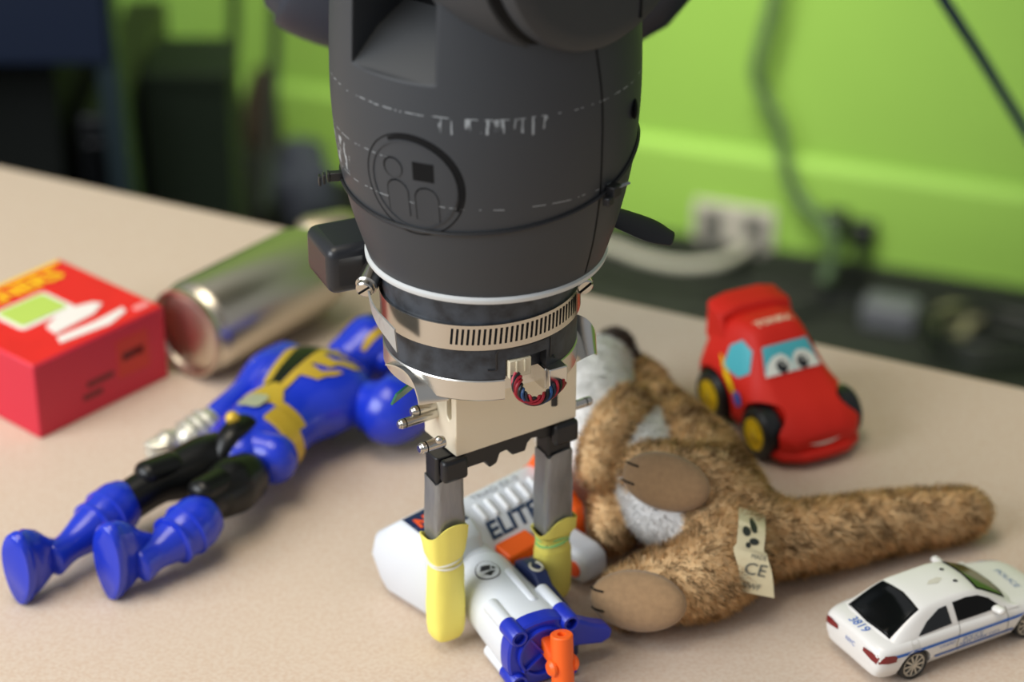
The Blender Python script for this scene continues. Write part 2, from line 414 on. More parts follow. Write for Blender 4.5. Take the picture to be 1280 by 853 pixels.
# emblem in relief: ring, two heads (round, square), two bodies
lg = lambda s_, t_: S(-27.5+math.degrees(s_/.0735), .2985+t_, 0)
def raised(poly2, h, name, m, parent, base=-.0004):
    mb = MB(); P = []
    for x, y in poly2:
        q = lg(x, y); n_ = (S(-27.5+math.degrees(x/.0735), .2985+y, .01)-q).normalized(); P.append((q, n_))
    mb.loft([[q+n_*base for q, n_ in P], [q+n_*h for q, n_ in P]]); return mb.build(name, m, parent, True, smooth=30)
def ring_relief(R, wd_, h, name, m, parent, base=-.0006, a0=0, a1=360, w2=None):
    mb = MB(); rings = []; n = 72
    full = a1-a0 >= 360
    for i in range(n if full else n+1):
        t = math.radians(a0+(a1-a0)*i/n); c, s_ = math.cos(t), math.sin(t)
        ww = wd_ if w2 is None else wd_+(w2-wd_)*math.sin(math.pi*i/n)
        row = []
        for rr, hh in ((R-ww/2, base), (R+ww/2, base), (R+ww/2, h), (R-ww/2, h)):
            q = lg(rr*c, rr*s_*1.02); n_ = (q-Vector((AX, 0, q.z))).normalized(); row.append(q+n_*hh)
        rings.append(row)
    mb.loft(rings, True, full); return mb.build(name, m, parent, True, smooth=30)
em = ring_relief(.0262, .0007, .00012, 'emblem', M_groove, robot); em['label'] = 'round emblem with two simple figures in relief'
ring_relief(.0246, .0018, .00018, 'emblem_dark_rim', M_groove, em, a0=-25, a1=118, w2=.0034)  # dark crescent inside the emblem ring, widest at upper right
ring_relief(.0226, .0006, .0005, 'emblem_disc_edge', M_shell2, em)
raised(ellipse(-.0098, .0078, .0054, .0054), .0002, 'emblem_round_head', M_groove, em)
raised(ellipse(-.0092, .0076, .0047, .0049), .0005, 'emblem_round_head_inset', M_shell2, em)
raised([(.0012, .0036), (.0116, .0036), (.0116, .0132), (.0012, .0132)], .0003, 'emblem_square_head', M_groove, em)
def arch(cx, y0, wd_, hh): return [(cx-wd_/2, y0), (cx+wd_/2, y0)]+[(cx+wd_/2*math.cos(math.radians(a)), y0+hh-wd_/2+wd_/2*math.sin(math.radians(a))) for a in range(0, 181, 15)]
for cx, y0 in ((-.0082, -.0165), (.0072, -.0178)):
    b_ = raised(arch(cx, y0, .0118, .0182), .0002, 'emblem_body', M_groove, em)
    raised(arch(cx+.0005, y0-.0004, .0113, .0180), .0005, 'emblem_body_face', M_shell2, b_)

# pale ring, gripper base
G0 = Vector((GX, 0, 0))
MB().lathe([(.2328, .052), (.2328, .0612), (.2338, .0618), (.2352, .0618), (.2362, .0606), (.2362, .052)], G0+Vector((.0034, 0, 0)), Z, 96).build('pale_ring', M_ringw, robot, True)
gb = MB(); gb.lathe([(.1835, .0492), (.1845, .0502), (.2325, .0502)], G0, Z, 96)
gbase = gb.build('gripper_base', M_gbase, robot, True)
# square notch cut in the base for the connector
na = math.radians(29); nd = Vector((math.sin(na), -math.cos(na), 0)); ns = Vector((math.cos(na), math.sin(na), 0))
nc = MB(); nc.box(G0+nd*.048+ns*.0+Z*.186, (.0235, .012, .018), Matrix((ns, -nd, Z)).transposed())
boolean(gbase, nc, world=True)
def GS(th, z, r=.0502):
    t = math.radians(th); return Vector((GX+r*math.sin(t), -r*math.cos(t), z))
gl = [(5, .190), (9, .190), (10, .1915), (10, .199), (12, .2015), (15, .2015), (20, .2015), (26, .2015), (40, .2015), (45, .2015), (45.5, .1995), (45.5, .190), (48, .1895), (49, .188)]
MB().tube([GS(a, b, .0502) for a, b in gl], .0006, 6, sub=60).build('raised_outline', M_black, gbase, True)
# scuffs on the base (rubbed grey)
# aluminium foot under the base with cut-away sector
al = MB(); al.lathe([(.1720, .046), (.1722, .0498), (.1730, .0505), (.1832, .0505), (.1838, .050)], G0, Z, 96)
alu = al.build('mounting_ring', M_alu, robot, True)
nc2 = MB(); nc2.box(G0+nd*.047+ns*-.001+Z*.179, (.0225, .016, .018), Matrix((ns, -nd, Z)).transposed())
boolean(alu, nc2, world=True)
MB().box(G0+nd*.0485+ns*.0165+Z*.1790, (.0105, .009, .0115), Matrix((ns, -nd, Z)).transposed()).build('mounting_lug', M_alu, alu, True, bevel=.0006)
# curved metal tabs
def curl(pts, wv, th, name):
    P = spline(pts, 14); mb = MB(); wv = Vector(wv); rings = []
    for i, p in enumerate(P):
        d = (P[min(i+1, len(P)-1)]-P[max(i-1, 0)]).normalized(); n_ = d.cross(wv).normalized()*th
        rings.append([p-wv/2, p+wv/2, p+wv/2+n_, p-wv/2+n_])
    mb.loft(rings); return mb.build(name, M_alu, robot, True, smooth=60)
def patch(c00, c10, c11, c01, bulge, name, parent=None):
    """curved metal sheet between four corners, bulging along a vector"""
    mb = MB(); n = 10; bulge = Vector(bulge); g = []
    for i in range(n+1):
        u = i/n; row = []
        for j in range(n+1):
            v = j/n; p = c00.lerp(c10, u).lerp(c01.lerp(c11, u), v)+bulge*(4*v*(1-v))
            row.append(p)
        g.append(row)
    nn_ = (c10-c00).cross(c01-c00).normalized()*.0011
    for off in (0, 1): mb.add([p+nn_*off for row in g for p in row], [(i*(n+1)+j, (i+1)*(n+1)+j, (i+1)*(n+1)+j+1, i*(n+1)+j+1) for i in range(n) for j in range(n)])
    m = n+1; k = m*m; B = [j for j in range(m)]+[i*m+n for i in range(1, m)]+[n*m+j for j in range(n-1, -1, -1)]+[i*m for i in range(n-1, 0, -1)]
    mb.f += [(a, b, b+k, a+k) for a, b in zip(B, B[1:]+B[:1])]
    return mb.build(name, M_alu, parent or robot, True, smooth=60)
patch(at(482, 455, y=-.026), at(516, 443, y=-.012), at(561, 499, y=-.045), at(524, 505, y=-.050), (.003, -.003, .007), 'curved_tab')
MB().box(at(508, 487, y=-.024), (.0012, .024, .008), Matrix.Rotation(math.radians(-30), 3, 'Z') @ Matrix.Rotation(math.radians(25), 3, 'Y')).build('circuit_board', mat('circuit_green', (36, 108, 84), .4), robot, True)
patch(at(712, 392, y=.012), at(712, 458, y=-.004), at(745, 444, y=.0), at(744, 424, y=.010), (.003, -.002, .004), 'curved_tab')
# hose clamp
clz = .2020; clt = .2158; tilt = Matrix.Rotation(math.radians(-1.6), 3, 'Y')
def CS(th, z, r=.0516):
    t = math.radians(th); v = Vector((r*math.sin(t), -r*math.cos(t), z-.209)); return G0+Z*.209+tilt @ v
band = MB(); rr = []
for k in range(96):
    a = k*3.75; rr.append([CS(a, clz, .0505), CS(a, clz, .0517), CS(a, clt, .0517), CS(a, clt, .0505)])
band.loft(rr, True, True); clamp = band.build('hose_clamp', M_steel, robot, True)
slots = MB()
for k in range(29):
    a = -15+k*3.05; p = CS(a, .2095, .0517); n_ = Vector((math.sin(math.radians(a)), -math.cos(math.radians(a)), 0)); s_ = Vector((n_.y*-1, n_.x, 0))
    sk = s_*.00062; q = Z*.0044+s_*.0004
    A = [p-sk-q, p+sk-q, p+sk+q, p-sk+q]; slots.loft([[x-n_*.0004 for x in A], [x+n_*.00012 for x in A]])
slots.build('band_slots', M_groove, clamp, True, smooth=0)
# clamp screws
for (c, dd) in ((at(458, 357, y=-.012), Vector((-.25, -.9, -.2))), (at(728, 354, y=-.004), Vector((.35, -.9, -.2)))):
    dd.normalize(); h = MB().cyl(c-dd*.016, c+dd*.001, .0058, 20, .0008).build('clamp_housing', M_steel, clamp, True)
    MB().lathe([(.001, .0046), (.0035, .0046), (.0042, .0038)], c, dd, 20).build('screw', M_steel, h, True)
    a_, u_ = frame(dd); Rs = Matrix((a_, dd, u_)).transposed()
    MB().box(c+dd*.0042, (.0078, .0008, .0010), Rs @ Matrix.Rotation(math.radians(40), 3, 'Y')).build('screw_slot', M_groove, h, True)
# limp strip of cloudy tape left of the clamp
tp = [(466, 350, -.010), (470, 378, -.018), (478, 396, -.026), (489, 410, -.036), (500, 424, -.044)]
mb = MB(); P = spline([at(a, b, y=c) for a, b, c in tp], 20); rings = []
for i, p in enumerate(P):
    t = i/(len(P)-1); out = (p-Vector((GX, 0, p.z))).normalized(); wv = Z*(.006+.007*t)+Vector((-.001, 0, 0)); p = p+out*.0022
    rings.append([p-wv*.5, p+wv*.5, p+wv*.5+out*.0010, p-wv*.5+out*.0010])
mb.loft(rings).build('tape_flap', mat('cloudy_tape', (176, 178, 176), .3, .35, bump=.6, bscale=220), clamp, True)
# connector and wires
cn = G0+nd*.0475-ns*.0045+Z*.1895
Rn = Matrix((ns, -nd, Z)).transposed()
conn = MB().box(cn, (.0125, .007, .010), Rn).box(cn+Rn @ Vector((-.0022, -.0036, .001)), (.0014, .001, .007), Rn).box(cn+Rn @ Vector((.0025, -.0036, .001)), (.0014, .001, .007), Rn).build('cable_connector', mat('ivory_plastic', (226, 214, 184), .45), robot, True, bevel=.0005)
for k in range(7):
    c3 = [(150, 24, 40), (18, 18, 20), (170, 30, 50), (24, 26, 40), (30, 70, 120), (16, 16, 18), (140, 20, 34)][k]
    pts = []
    ctr = [(646, 471, -.053), (647, 484, -.056), (654, 496, -.057), (667, 502, -.056), (681, 497, -.052), (692, 489, -.046), (701, 478, -.036)]
    for i, (a, b, c) in enumerate(spline([Vector(q) for q in ctr], 18)):
        ph = k*2*math.pi/7+i*.75; pts.append(at(a, b, y=c)+Vector((math.cos(ph), .3*math.sin(ph*1.3), math.sin(ph)))*.0022)
    MB().tube(pts, .0009, 6, sub=72).build('wire', mat('wire_%d' % k, c3, .45), conn, True)

# rail
ra = math.radians(33); ru = Vector((math.cos(ra), math.sin(ra), 0)); rv = Vector((-math.sin(ra), math.cos(ra), 0)); RC = Vector((-.0060, .006, 0))
Rr_ = Matrix((ru, rv, Z)).transposed()
rail = MB().prism([(-.016, .1258), (-.0160, .1720), (-.0115, .1720), (-.0115, .147), (-.009, .144), (-.0065, .147), (-.0065, .172), (.016, .172), (.016, .1258)], RC-ru*.0378, rv, Z, ru*.0756).build('slide_rail', M_railm, robot, True, bevel=.0006)
FL = Vector((-.036, -.0195, 0)); FR = Vector((.0225, .0185, 0))
def rod(p, q, r, name='guide_rod'):
    p = Vector(p); q = Vector(q); d = (q-p).normalized()
    o = MB().cyl(p, q, r, 20, .0004).build(name, M_steel, robot, True)
    MB().cyl(q-d*.0032, q-d*.0025, r*1.02, 20).build('rod_groove', M_groove, o, True)
    MB().cyl(q-d*.0005, q+d*.0012, r*.8, 20, .0005).build('rod_tip', M_steel, o, True)
e1 = at(737, 501, y=.034); rod(e1-ru*.022, e1, .0026)
e2 = at(500, 531, y=-.024); rod(e2+ru*.026, e2, .0026)
e3 = at(516, 515, y=-.018); rod(e3+ru*.034, e3, .0027)
e4 = at(526, 561, y=-.04); rod(e4+ru*.014, e4, .0030)
MB().ball(at(549, 550, y=-.0425), .0022).build('set_screw', M_steel, robot, True)
MB().cyl(at(692, 506, y=.006), at(692, 494, y=.006), .0022, 12).build('rail_pin', M_black, robot, True)
# fingers
bar = MB().prism([(-.036, .1258), (.0385, .1258), (.0385, .1165), (.026, .1165), (.016, .1180), (.0145, .1195), (.011, .1200), (.0085, .1180), (.007, .1135), (-.001, .1135), (-.003, .1160), (-.0045, .1180), (-.009, .1175), (-.011, .1120), (-.0155, .1105), (-.018, .1150), (-.036, .1150)], RC-rv*.0135, ru, Z, rv*.016).build('finger_carrier', M_black, robot, True, bevel=.0008)
def finger(F, ztop, zt0, zt1, zy, bandcol, bz, lean):
    f = MB(); f.prism(rrect(.0158, .0124, .002), F+Z*zt0+Z*-.012, ru, rv, Z*(ztop-zt0+.012))
    fo = f.build('finger', M_black, robot, True, bevel=.0006)
    MB().box(F+Z*(ztop-.006)+rv*-.0105, (.0150, .006, .013), Rr_).build('finger_knuckle', M_black, fo, True, bevel=.002)
    # duct tape sleeve, a little faceted and creased
    rings = []
    for i in range(17):
        t = i/16; z = zt0+(zt1-zt0)*t; row = []
        for k, (x, y) in enumerate(rrect(.0182+.0008*math.sin(5*t), .0152, .0034, 4)):
            j = 1+.05*noise.noise((x*220, y*220, z*90)); zz = z+(.0014*math.sin(k*1.1+bz*90) if i in (0, 16) else 0)
            row.append(F+ru*x*j+rv*y*j+Z*zz)
        rings.append(row)
    MB().loft(rings).build('duct_tape', M_duct, fo, True, smooth=28)
    # yellow latex tip: open mouth, cinched by a rubber band, rounded end
    rings = []; n = 40
    prof = [(.0052, .25), (.0058, .55), (.0075, .82), (.0105, .97), (.016, 1.03), (.028, 1.05), (.040, 1.02), (bz-.006, 1.0), (bz-.002, .93), (bz, .90), (bz+.002, .95), (bz+.007, 1.10), (zy-.004, 1.22), (zy, 1.27)]
    def yr(z, s_, off=0):
        row = []
        for k in range(n):
            t = 2*math.pi*k/n; c, q = math.cos(t), math.sin(t)
            c = math.copysign(abs(c)**.75, c); q = math.copysign(abs(q)**.75, q)
            j = 1+.05*noise.noise((c*2.2+bz*50, q*2.2, z*45))+(.05*math.sin(3*t+bz*200) if s_ > 1.08 else 0)
            zz = z+(.005*math.sin(t+1.2+bz*30)+.002*math.sin(3*t) if z >= zy-.001 else 0)
            row.append(F+ru*c*(.0100*s_*j-off)+rv*q*(.0082*s_*j-off)+Z*zz)
        return row
    for z, s_ in prof: rings.append(yr(z, s_))
    rings.append(yr(zy, 1.27, .0007)); rings.append(yr(zy-.006, 1.15, .0007)); rings.append(yr(bz+.004, .98, .0008))
    cov = MB().loft(rings).build('latex_cover', M_yellow, fo, True, smooth=60)
    for dz_, ph in ((0, 0), (.0022, 1.2)):
        MB().tube([F+ru*math.cos(t)*.0096+rv*math.sin(t)*.0080+Z*(bz+dz_+.0016*math.sin(t+ph+lean)) for t in [2*math.pi*k/40 for k in range(40)]], .0008, 6, closed=True).build('rubber_band', bandcol, fo, True)
finger(FL, .1250, .071, .110, .0765, mat('white_rubber', (236, 232, 214), .5), .0565, 0)
finger(FR, .1250, .052, .1035, .056, mat('green_rubber', (150, 214, 130), .5), .0450, 2)

# ================================================================== TOY BLASTER
M_gw = mat('blaster_white', (222, 227, 234), .38)
M_navy = mat('navy_plastic', (26, 40, 84), .4)
M_blue = mat('bright_blue_plastic', (28, 48, 178), .3)
M_or = mat('orange_plastic', (255, 104, 28), .4)
M_orb = mat('orange_print', (244, 92, 48), .5)
M_dk = mat('dark_ink', (44, 44, 52), .5)
GO = at(485, 740); gu = Vector((.72, .69, 0)).normalized(); gv = Vector((gu.y, -gu.x, 0))
gun = thing('toy_blaster', 'white blue and orange toy dart blaster lying under the gripper fingers', 'toy gun', (0, .03, 0))
def gp(u, v, z): return GO+gu*u+gv*v+Z*z
def xloft(secs):   # list of (u, poly(v,z))
    mb = MB(); mb.loft([[gp(u, v, z) for v, z in poly] for u, poly in secs]); return mb
A = [(.001, .0015), (.038, .0015), (.047, .016), (.044, .046), (.036, .0525), (.011, .053), (-.009, .036), (-.0128, .022), (-.0055, .008)]
def scl(P, k, c=(.018, .027)): return [(c[0]+(x-c[0])*k, c[1]+(z-c[1])*k) for x, z in P]
butt = xloft([(-.004, scl(A, .80)), (-.002, scl(A, .93)), (.002, A), (.030, A), (.034, scl(A, .95))]).build('rear_housing', M_gw, gun, True, bevel=.002, smooth=40)
Bp = [(.0, .010), (.004, .040), (.012, .0475), (.022, .0465), (.032, .041), (.046, .031), (.049, .012), (.041, .003), (.006, .003)]
body = xloft([(.026, scl(Bp, .96)), (.034, Bp), (.099, Bp), (.103, scl(Bp, .95))]).build('blaster_body', M_gw, gun, True, bevel=.0015, smooth=40)
oe = xloft([(.102, Bp), (.104, scl(Bp, 1.05)), (.109, scl(Bp, 1.05)), (.1115, scl(Bp, .97))]).build('end_trim', M_or, gun, True, bevel=.001)
xloft([(.100, [(.010, .047), (.024, .0465), (.024, .056), (.016, .057)]), (.112, [(.010, .047), (.024, .0465), (.024, .054), (.016, .0545)])]).build('rear_sight', M_or, gun, True, bevel=.001)
bv_body = bvh_of(body); bv_butt = bvh_of(butt)
# print and ribs on the sloping face: face frame
sl = (gp(0, .046, .031)-gp(0, .022, .0465)).normalized(); face_up = -sl
lettering('ELITE', .0150, gp(.0625, .0375, .0375), gu, face_up, bv_body, mat('navy_print', (38, 60, 92), .5), body, shear=.15, bold=.0004, sx=1.12)
lettering('TRIAD EX-3', .0058, gp(.068, .0165, .0475), gu, -gv, bv_body, mat('grey_print', (150, 152, 160), .5), body, sx=1.2)
for k in range(6):
    u0 = .0475+k*.0085
    MB().limb([gp(u0, .0225, .0466), gp(u0, .0305, .0425)], [.0016, .0016], n=10, sub=4).build('cooling_rib', M_white, body, True)
np_ = decal('name_panel', [(-.017, -.013), (.014, -.013), (.014, .011), (-.015, .011)], gp(.017, .0225, .0526), gu, -gv, bv_butt, M_navy, butt)
lettering('NERF', .0115, gp(.017, .0215, .0526), gu, -gv, bv_butt, M_orb, butt, off=.0007, shear=.2, bold=.0006)
MB().prism([(-.012, -.004), (.012, -.004), (.012, .009), (-.012, .009)], gp(.053, .049, .027), gu, gv+Z*-.2, Z*.007).build('orange_catch', M_or, gun, True, bevel=.0012)
xloft([(u_, [(.040, .004), (.040, .026), (.072, .024), (.079, .020), (.080, .008), (.075, .004)]) for u_ in (.0790, .0985)]).build('grip_end', M_gw, gun, True, bevel=.004, seg=3)
for u in (.0787, .0988): MB().cyl(gp(u-.0006, .0705, .013), gp(u+.0006, .0705, .013), .0048, 20).build('grip_stud', M_orb, gun, True)
# barrel
bd = Vector((.45, -.89, 0)).normalized(); bs = Vector((-bd.y, bd.x, 0))   # forward / right-hand side in the picture
BF = at(670, 806, .0208); BS = .76
def bp(a, s_, z): return BF+bd*a+bs*s_+Z*z
def bring(a, rx, rz, p, n=40, dz=0):
    o = []
    for k in range(n):
        t = 2*math.pi*k/n; c, q = math.cos(t), math.sin(t); c = math.copysign(abs(c)**(2/p), c); q = math.copysign(abs(q)**(2/p), q); o.append(bp(a, rx*c*BS, rz*q*BS+dz))
    return o
barrel = MB().loft([bring(-.088, .019, .019, 2), bring(-.086, .022, .022, 2), bring(-.070, .0235, .0235, 2), bring(-.0695, .0225, .0225, 2), bring(-.067, .0225, .0225, 2), bring(-.0665, .0245, .0245, 2.1), bring(-.040, .0252, .0252, 2.2), bring(-.022, .0258, .0258, 2.4), bring(-.008, .0262, .0262, 2.6), bring(-.0005, .0262, .0262, 2.6)]).build('barrel', M_gw, gun, True, smooth=40)
plate = MB().loft([bring(-.002, .0266, .0266, 2.6), bring(.006, .0266, .0266, 2.6), bring(.0072, .0250, .0250, 2.6)]).build('front_plate', M_blue, gun, True, smooth=40)
MB().lathe([(.0068, .0148), (.0100, .0148), (.0100, .0134), (.008, .0126), (.008, .001)], BF+Z*.001, bd, 48).build('front_disc', M_blue, plate, True)
for a in (35, 125, 215, 305):
    t = math.radians(a); MB().box(bp(.0085, .008*math.cos(t), .008*math.sin(t)), (.014, .0012, .003), Matrix((bs*math.cos(t)+Z*math.sin(t), -bs*math.sin(t)+Z*math.cos(t), bd)).transposed()).build('plate_web', M_blue, plate, True)
for s_, z in ((-.0148, .0146), (.0160, .0146), (-.0148, -.0146), (.0160, -.0146)):
    MB().cyl(bp(-.026, s_*.98, z*.98), bp(.004, s_, z), .0046, 20, .0015).build('barrel_boss', M_gw, barrel, True)
    b_ = MB().lathe([(-.004, .0052), (.009, .0052), (.0102, .0046), (.0102, .0033), (.005, .0031), (.005, .0005)], bp(0, s_, z), bd, 24).build('plate_socket', M_blue, plate, True)
    MB().cyl(bp(.0048, s_, z), bp(.0056, s_, z), .0031, 16).build('socket_hole', M_groove, b_, True)
MB().prism([(.013, -.004), (.024, -.006), (.038, -.009), (.0435, -.007), (.0445, -.002), (.041, .002), (.032, .006), (.022, .012), (.013, .014)], bp(-.004, 0, 0), bs, Z, bd*.009).build('side_fin', M_blue, gun, True, bevel=.002, seg=3)
side = MB().prism([(-.062, -.016), (-.060, .010), (-.050, .0150), (-.036, .0150), (-.030, .010), (-.012, .008), (.001, .004), (.001, -.018)], bp(0, .0170, .003), bd, Z, bs*.009).build('side_panel', M_navy, gun, True, bevel=.0015)
MB().tube([bp(-.0415+.0045*math.cos(t), .0215+.0032*math.sin(t), .0186) for t in [math.radians(a) for a in range(-150, 151, 25)]], .0008, 6).build('panel_mark', mat('pale_print', (200, 196, 176), .5), side, True)
# round badge on the barrel
bvb = bvh_of(barrel); bo = bp(-.050, -.004, .02)
bg = decal('badge', ellipse(0, 0, .0088, .0066), bo, bd, bs*1.0 if bd.cross(bs).z > 0 else -bs, bvb, M_dk, barrel, .0003, .002)
ay_ = bs if bd.cross(bs).z > 0 else -bs
decal('badge_field', ellipse(0, 0, .0082, .0060), bo, bd, ay_, bvb, M_gw, bg, .0005, .002)
for poly in ([(-.005, -.002), (-.001, -.004), (.001, .001), (-.003, .003)], [(.002, -.0035), (.006, -.001), (.003, .0035), (.002, .001)], [(-.002, .0035), (.001, .002), (.001, .0048)]):
    decal('badge_mark', poly, bo, bd, ay_, bvb, M_dk, bg, .0007, .002)
MB().limb([bp(-.044, .006, .0172), bp(-.014, .005, .0178)], [.003, .003], n=12, sub=6).build('barrel_rib', M_gw, barrel, True)
# orange cross handle in front
ot = at(702, 793, .036); ob = Vector((ot.x+.001, ot.y-.004, .0065))
hd = MB().lathe([(0, .0058), (.0, .0061), ((ot-ob).length-.0006, .0061), ((ot-ob).length, .0055), ((ot-ob).length, .0024), ((ot-ob).length-.004, .0022), ((ot-ob).length-.004, .0003)], ob, ot-ob, 24).build('pull_handle', M_or, gun, True)
br = bp(.007, .002, .004); mid = ob.lerp(ot, .45)
MB().prism([(0, .007), (.5, .002), (1, -.001), (1, -.011), (.5, -.006), (0, -.004)], br-bs*.0035, (mid-br), Z, bs*.007).build('handle_web', M_or, hd, True, bevel=.001)
for k in (-1, 1): MB().cyl(ob.lerp(ot, .38)+bs*.004*k, ob.lerp(ot, .38)+bs*.0085*k, .0048, 18, .0015).build('handle_stub', M_or, hd, True)

# ================================================================== ACTION FIGURE
M_fb = mat('glossy_blue', (26, 52, 190), .25, coat=.2)
M_fk = mat('glossy_black', (13, 14, 14), .3, spec=.35)
M_fg = mat('gold_paint', (206, 172, 58), .38, .35)
M_fs = mat('silver_paint', (206, 202, 188), .3, .6)
fig = thing('action_figure', 'blue helmeted toy action figure with black legs and gold trim lying on its back', 'action figure', at(300, 570))
def fpt(px, py, z): return at(px, py, z)
Hd = fpt(463, 438, .034); Nk = fpt(428, 460, .030); Ch = fpt(392, 490, .031); Wa = fpt(340, 533, .030); Pe = fpt(312, 556, .029)
fu = (Pe-Ch); fu.z = 0; fu.normalize(); fs = Vector((-fu.y, fu.x, 0))     # toward the feet / sideways (camera right)
# torso
torso = MB().limb([Ch-fu*.026, Ch-fu*.010, Ch+fu*.014, Ch.lerp(Wa, .75), Pe-fu*.006, Pe+fu*.014], [(.025, .016), (.0385, .0245), (.036, .024), (.0275, .021), (.028, .021), (.022, .018)], n=40, sub=40).build('torso', M_fb, fig, True, smooth=60)
bvt = bvh_of(torso)
tb = fs if fu.cross(fs).z > 0 else -fs
def on_torso(name, poly, m, off=.0004): return decal(name, poly, Vector((Ch.x, Ch.y, .05)), fu, tb, bvt, m, torso, off, .004)
sg = 1 if tb.dot(fs) > 0 else -1
dW = (Wa-Ch).dot(fu)
on_torso('chest_panel', [(-.028, -.0185), (-.026, -.001), (.034, -.003), (.036, -.011)], M_fk, .0009)
on_torso('gold_placket', [(-.030, .000), (-.022, .006), (.055, .0035), (.055, -.0145), (.036, -.012), (.034, -.002), (-.024, .0005)], M_fg, .0011)
on_torso('gold_edge', [(-.024, -.0225), (-.018, -.027), (-.008, -.024), (.030, -.016), (.036, -.012), (.030, -.0105), (-.022, -.0185)], M_fg, .0010)
for a, L_ in ((-.021, .030), (-.006, .024), (.008, .020)):
    on_torso('gold_flash', [(a, .003), (a+.002, .014), (a-.006, .014+L_*.35), (a-.007, .004+L_), (a-.001, .002+L_), (a+.004, .018), (a+.010, .016), (a+.013, .003)], M_fg, .0012)
on_torso('waist_panel', [(.040, -.026), (.047, -.028), (.056, .022), (.052, .030), (.046, .030), (.047, .010), (.034, .002), (.032, -.006), (.041, -.016)], M_fg, .0013)
on_torso('buckle', rrect(.015, .017, .004, 4, .056, -.006), M_fs, .0022)
# belt hanging down the near side
bl = MB(); rr = []
for k in range(0, 14):
    t = math.radians(70-k*9); c = Pe-fu*.008
    rr.append([c+fs*(.0285*math.cos(t))+Z*(.0215*math.sin(t))+fu*x for x in (-.006, .006)]+[c+fs*(.0308*math.cos(t))+Z*(.0240*math.sin(t))+fu*x for x in (.006, -.006)])
bl.loft(rr).build('belt', M_fg, fig, True, smooth=50)
# collar and helmet
MB().limb([Nk+fu*.004, Nk-fu*.008], [(.020, .014), (.017, .013)], n=28).build('collar', M_fs, fig, True)
hdv = (Hd-Nk).normalized()
head = MB().limb([Hd-hdv*.016, Hd, Hd+hdv*.014], [(.0175, .019), (.0215, .0235), (.018, .020)], n=36, sub=18).build('helmet', M_fb, fig, True, smooth=60)
bvhd = bvh_of(head); tbh = tb
ho = Vector((Hd.x, Hd.y, .06)); ha = Vector((-hdv.x, -hdv.y, 0)).normalized(); hb = Vector((-ha.y, ha.x, 0))
visor = decal('visor', [(-.020, -.014), (-.010, -.0185), (-.003, -.009), (-.002, .0), (-.003, .009), (-.010, .0185), (-.020, .014), (-.022, 0)], ho, ha, hb, bvhd, M_fk, head, .0007, .004)
for yy in (-.014, .010):
    decal('helmet_stripe', [(-.004, yy), (-.004, yy+.0045), (.016, yy+.004), (.018, yy+.002), (.012, yy)], ho, ha, hb, bvhd, M_fg, head, .0009, .003)
for s_ in (-1, 1): MB().limb([Hd+hb*s_*.019-hdv*.004, Hd+hb*s_*.0215+hdv*.006], [(.006, .009), (.005, .008)], n=20).build('ear_cover', M_fb, head, True)
# arms
Sh1 = fpt(346, 464, .030); El1 = fpt(280, 518, .026); Wr1 = fpt(240, 546, .022); Ha1 = fpt(202, 563, .018)
arm1 = MB().limb([Sh1-fu*.01, Sh1+fu*.010, Sh1.lerp(El1, .6), El1, Wr1.lerp(El1, .35)], [.015, .0165, .0115, .0105, .009], n=24).build('arm', M_fb, fig, True, smooth=60)
MB().limb([El1.lerp(Wr1, .45), Wr1, Wr1.lerp(Ha1, .35)], [.0105, .0115, .0095], n=20).build('gauntlet', M_fs, arm1, True)
for k in range(3):
    c = El1.lerp(Wr1, .6+.25*k); d_ = (Wr1-El1).normalized()
    MB().lathe([(-.002, .0118), (0, .0128), (.002, .0118)], c, d_, 24).build('gauntlet_ring', M_fs, arm1, True)
hand = MB().limb([Wr1.lerp(Ha1, .4), Ha1.lerp(Wr1, .25), Ha1], [(.008, .009), (.0095, .0115), (.0085, .010)], n=20).build('hand', M_fs, arm1, True)
pd = (Ha1-Wr1).normalized()
for k in range(4):
    q = Ha1+pd*.006+Z*(.0075-.005*k)
    MB().limb([q-pd*.004, q+pd*.003+fs*.001, q+pd*.002+fs*.006, q-pd*.003+fs*.008], [.003, .0031, .0029, .0026], n=10, sub=9).build('knuckle', M_fs, hand, True)
Sh2 = fpt(478, 512, .028)
arm2 = MB().limb([Sh2-fs*.006, Sh2+fs*.004-fu*.002, Sh2+fs*.012-fu*.016, Sh2+fs*.018-fu*.032, Sh2+fs*.020-fu*.046], [.017, .0225, .019, .014, .012], n=28).build('arm', M_fb, fig, True, smooth=60)
e2_ = Sh2+fs*.020-fu*.048
g2 = MB().limb([e2_, e2_-fu*.024-fs*.004-Z*.008, e2_-fu*.034-fs*.006-Z*.010], [.012, .0125, .010], n=20).build('gauntlet', M_fs, arm2, True)
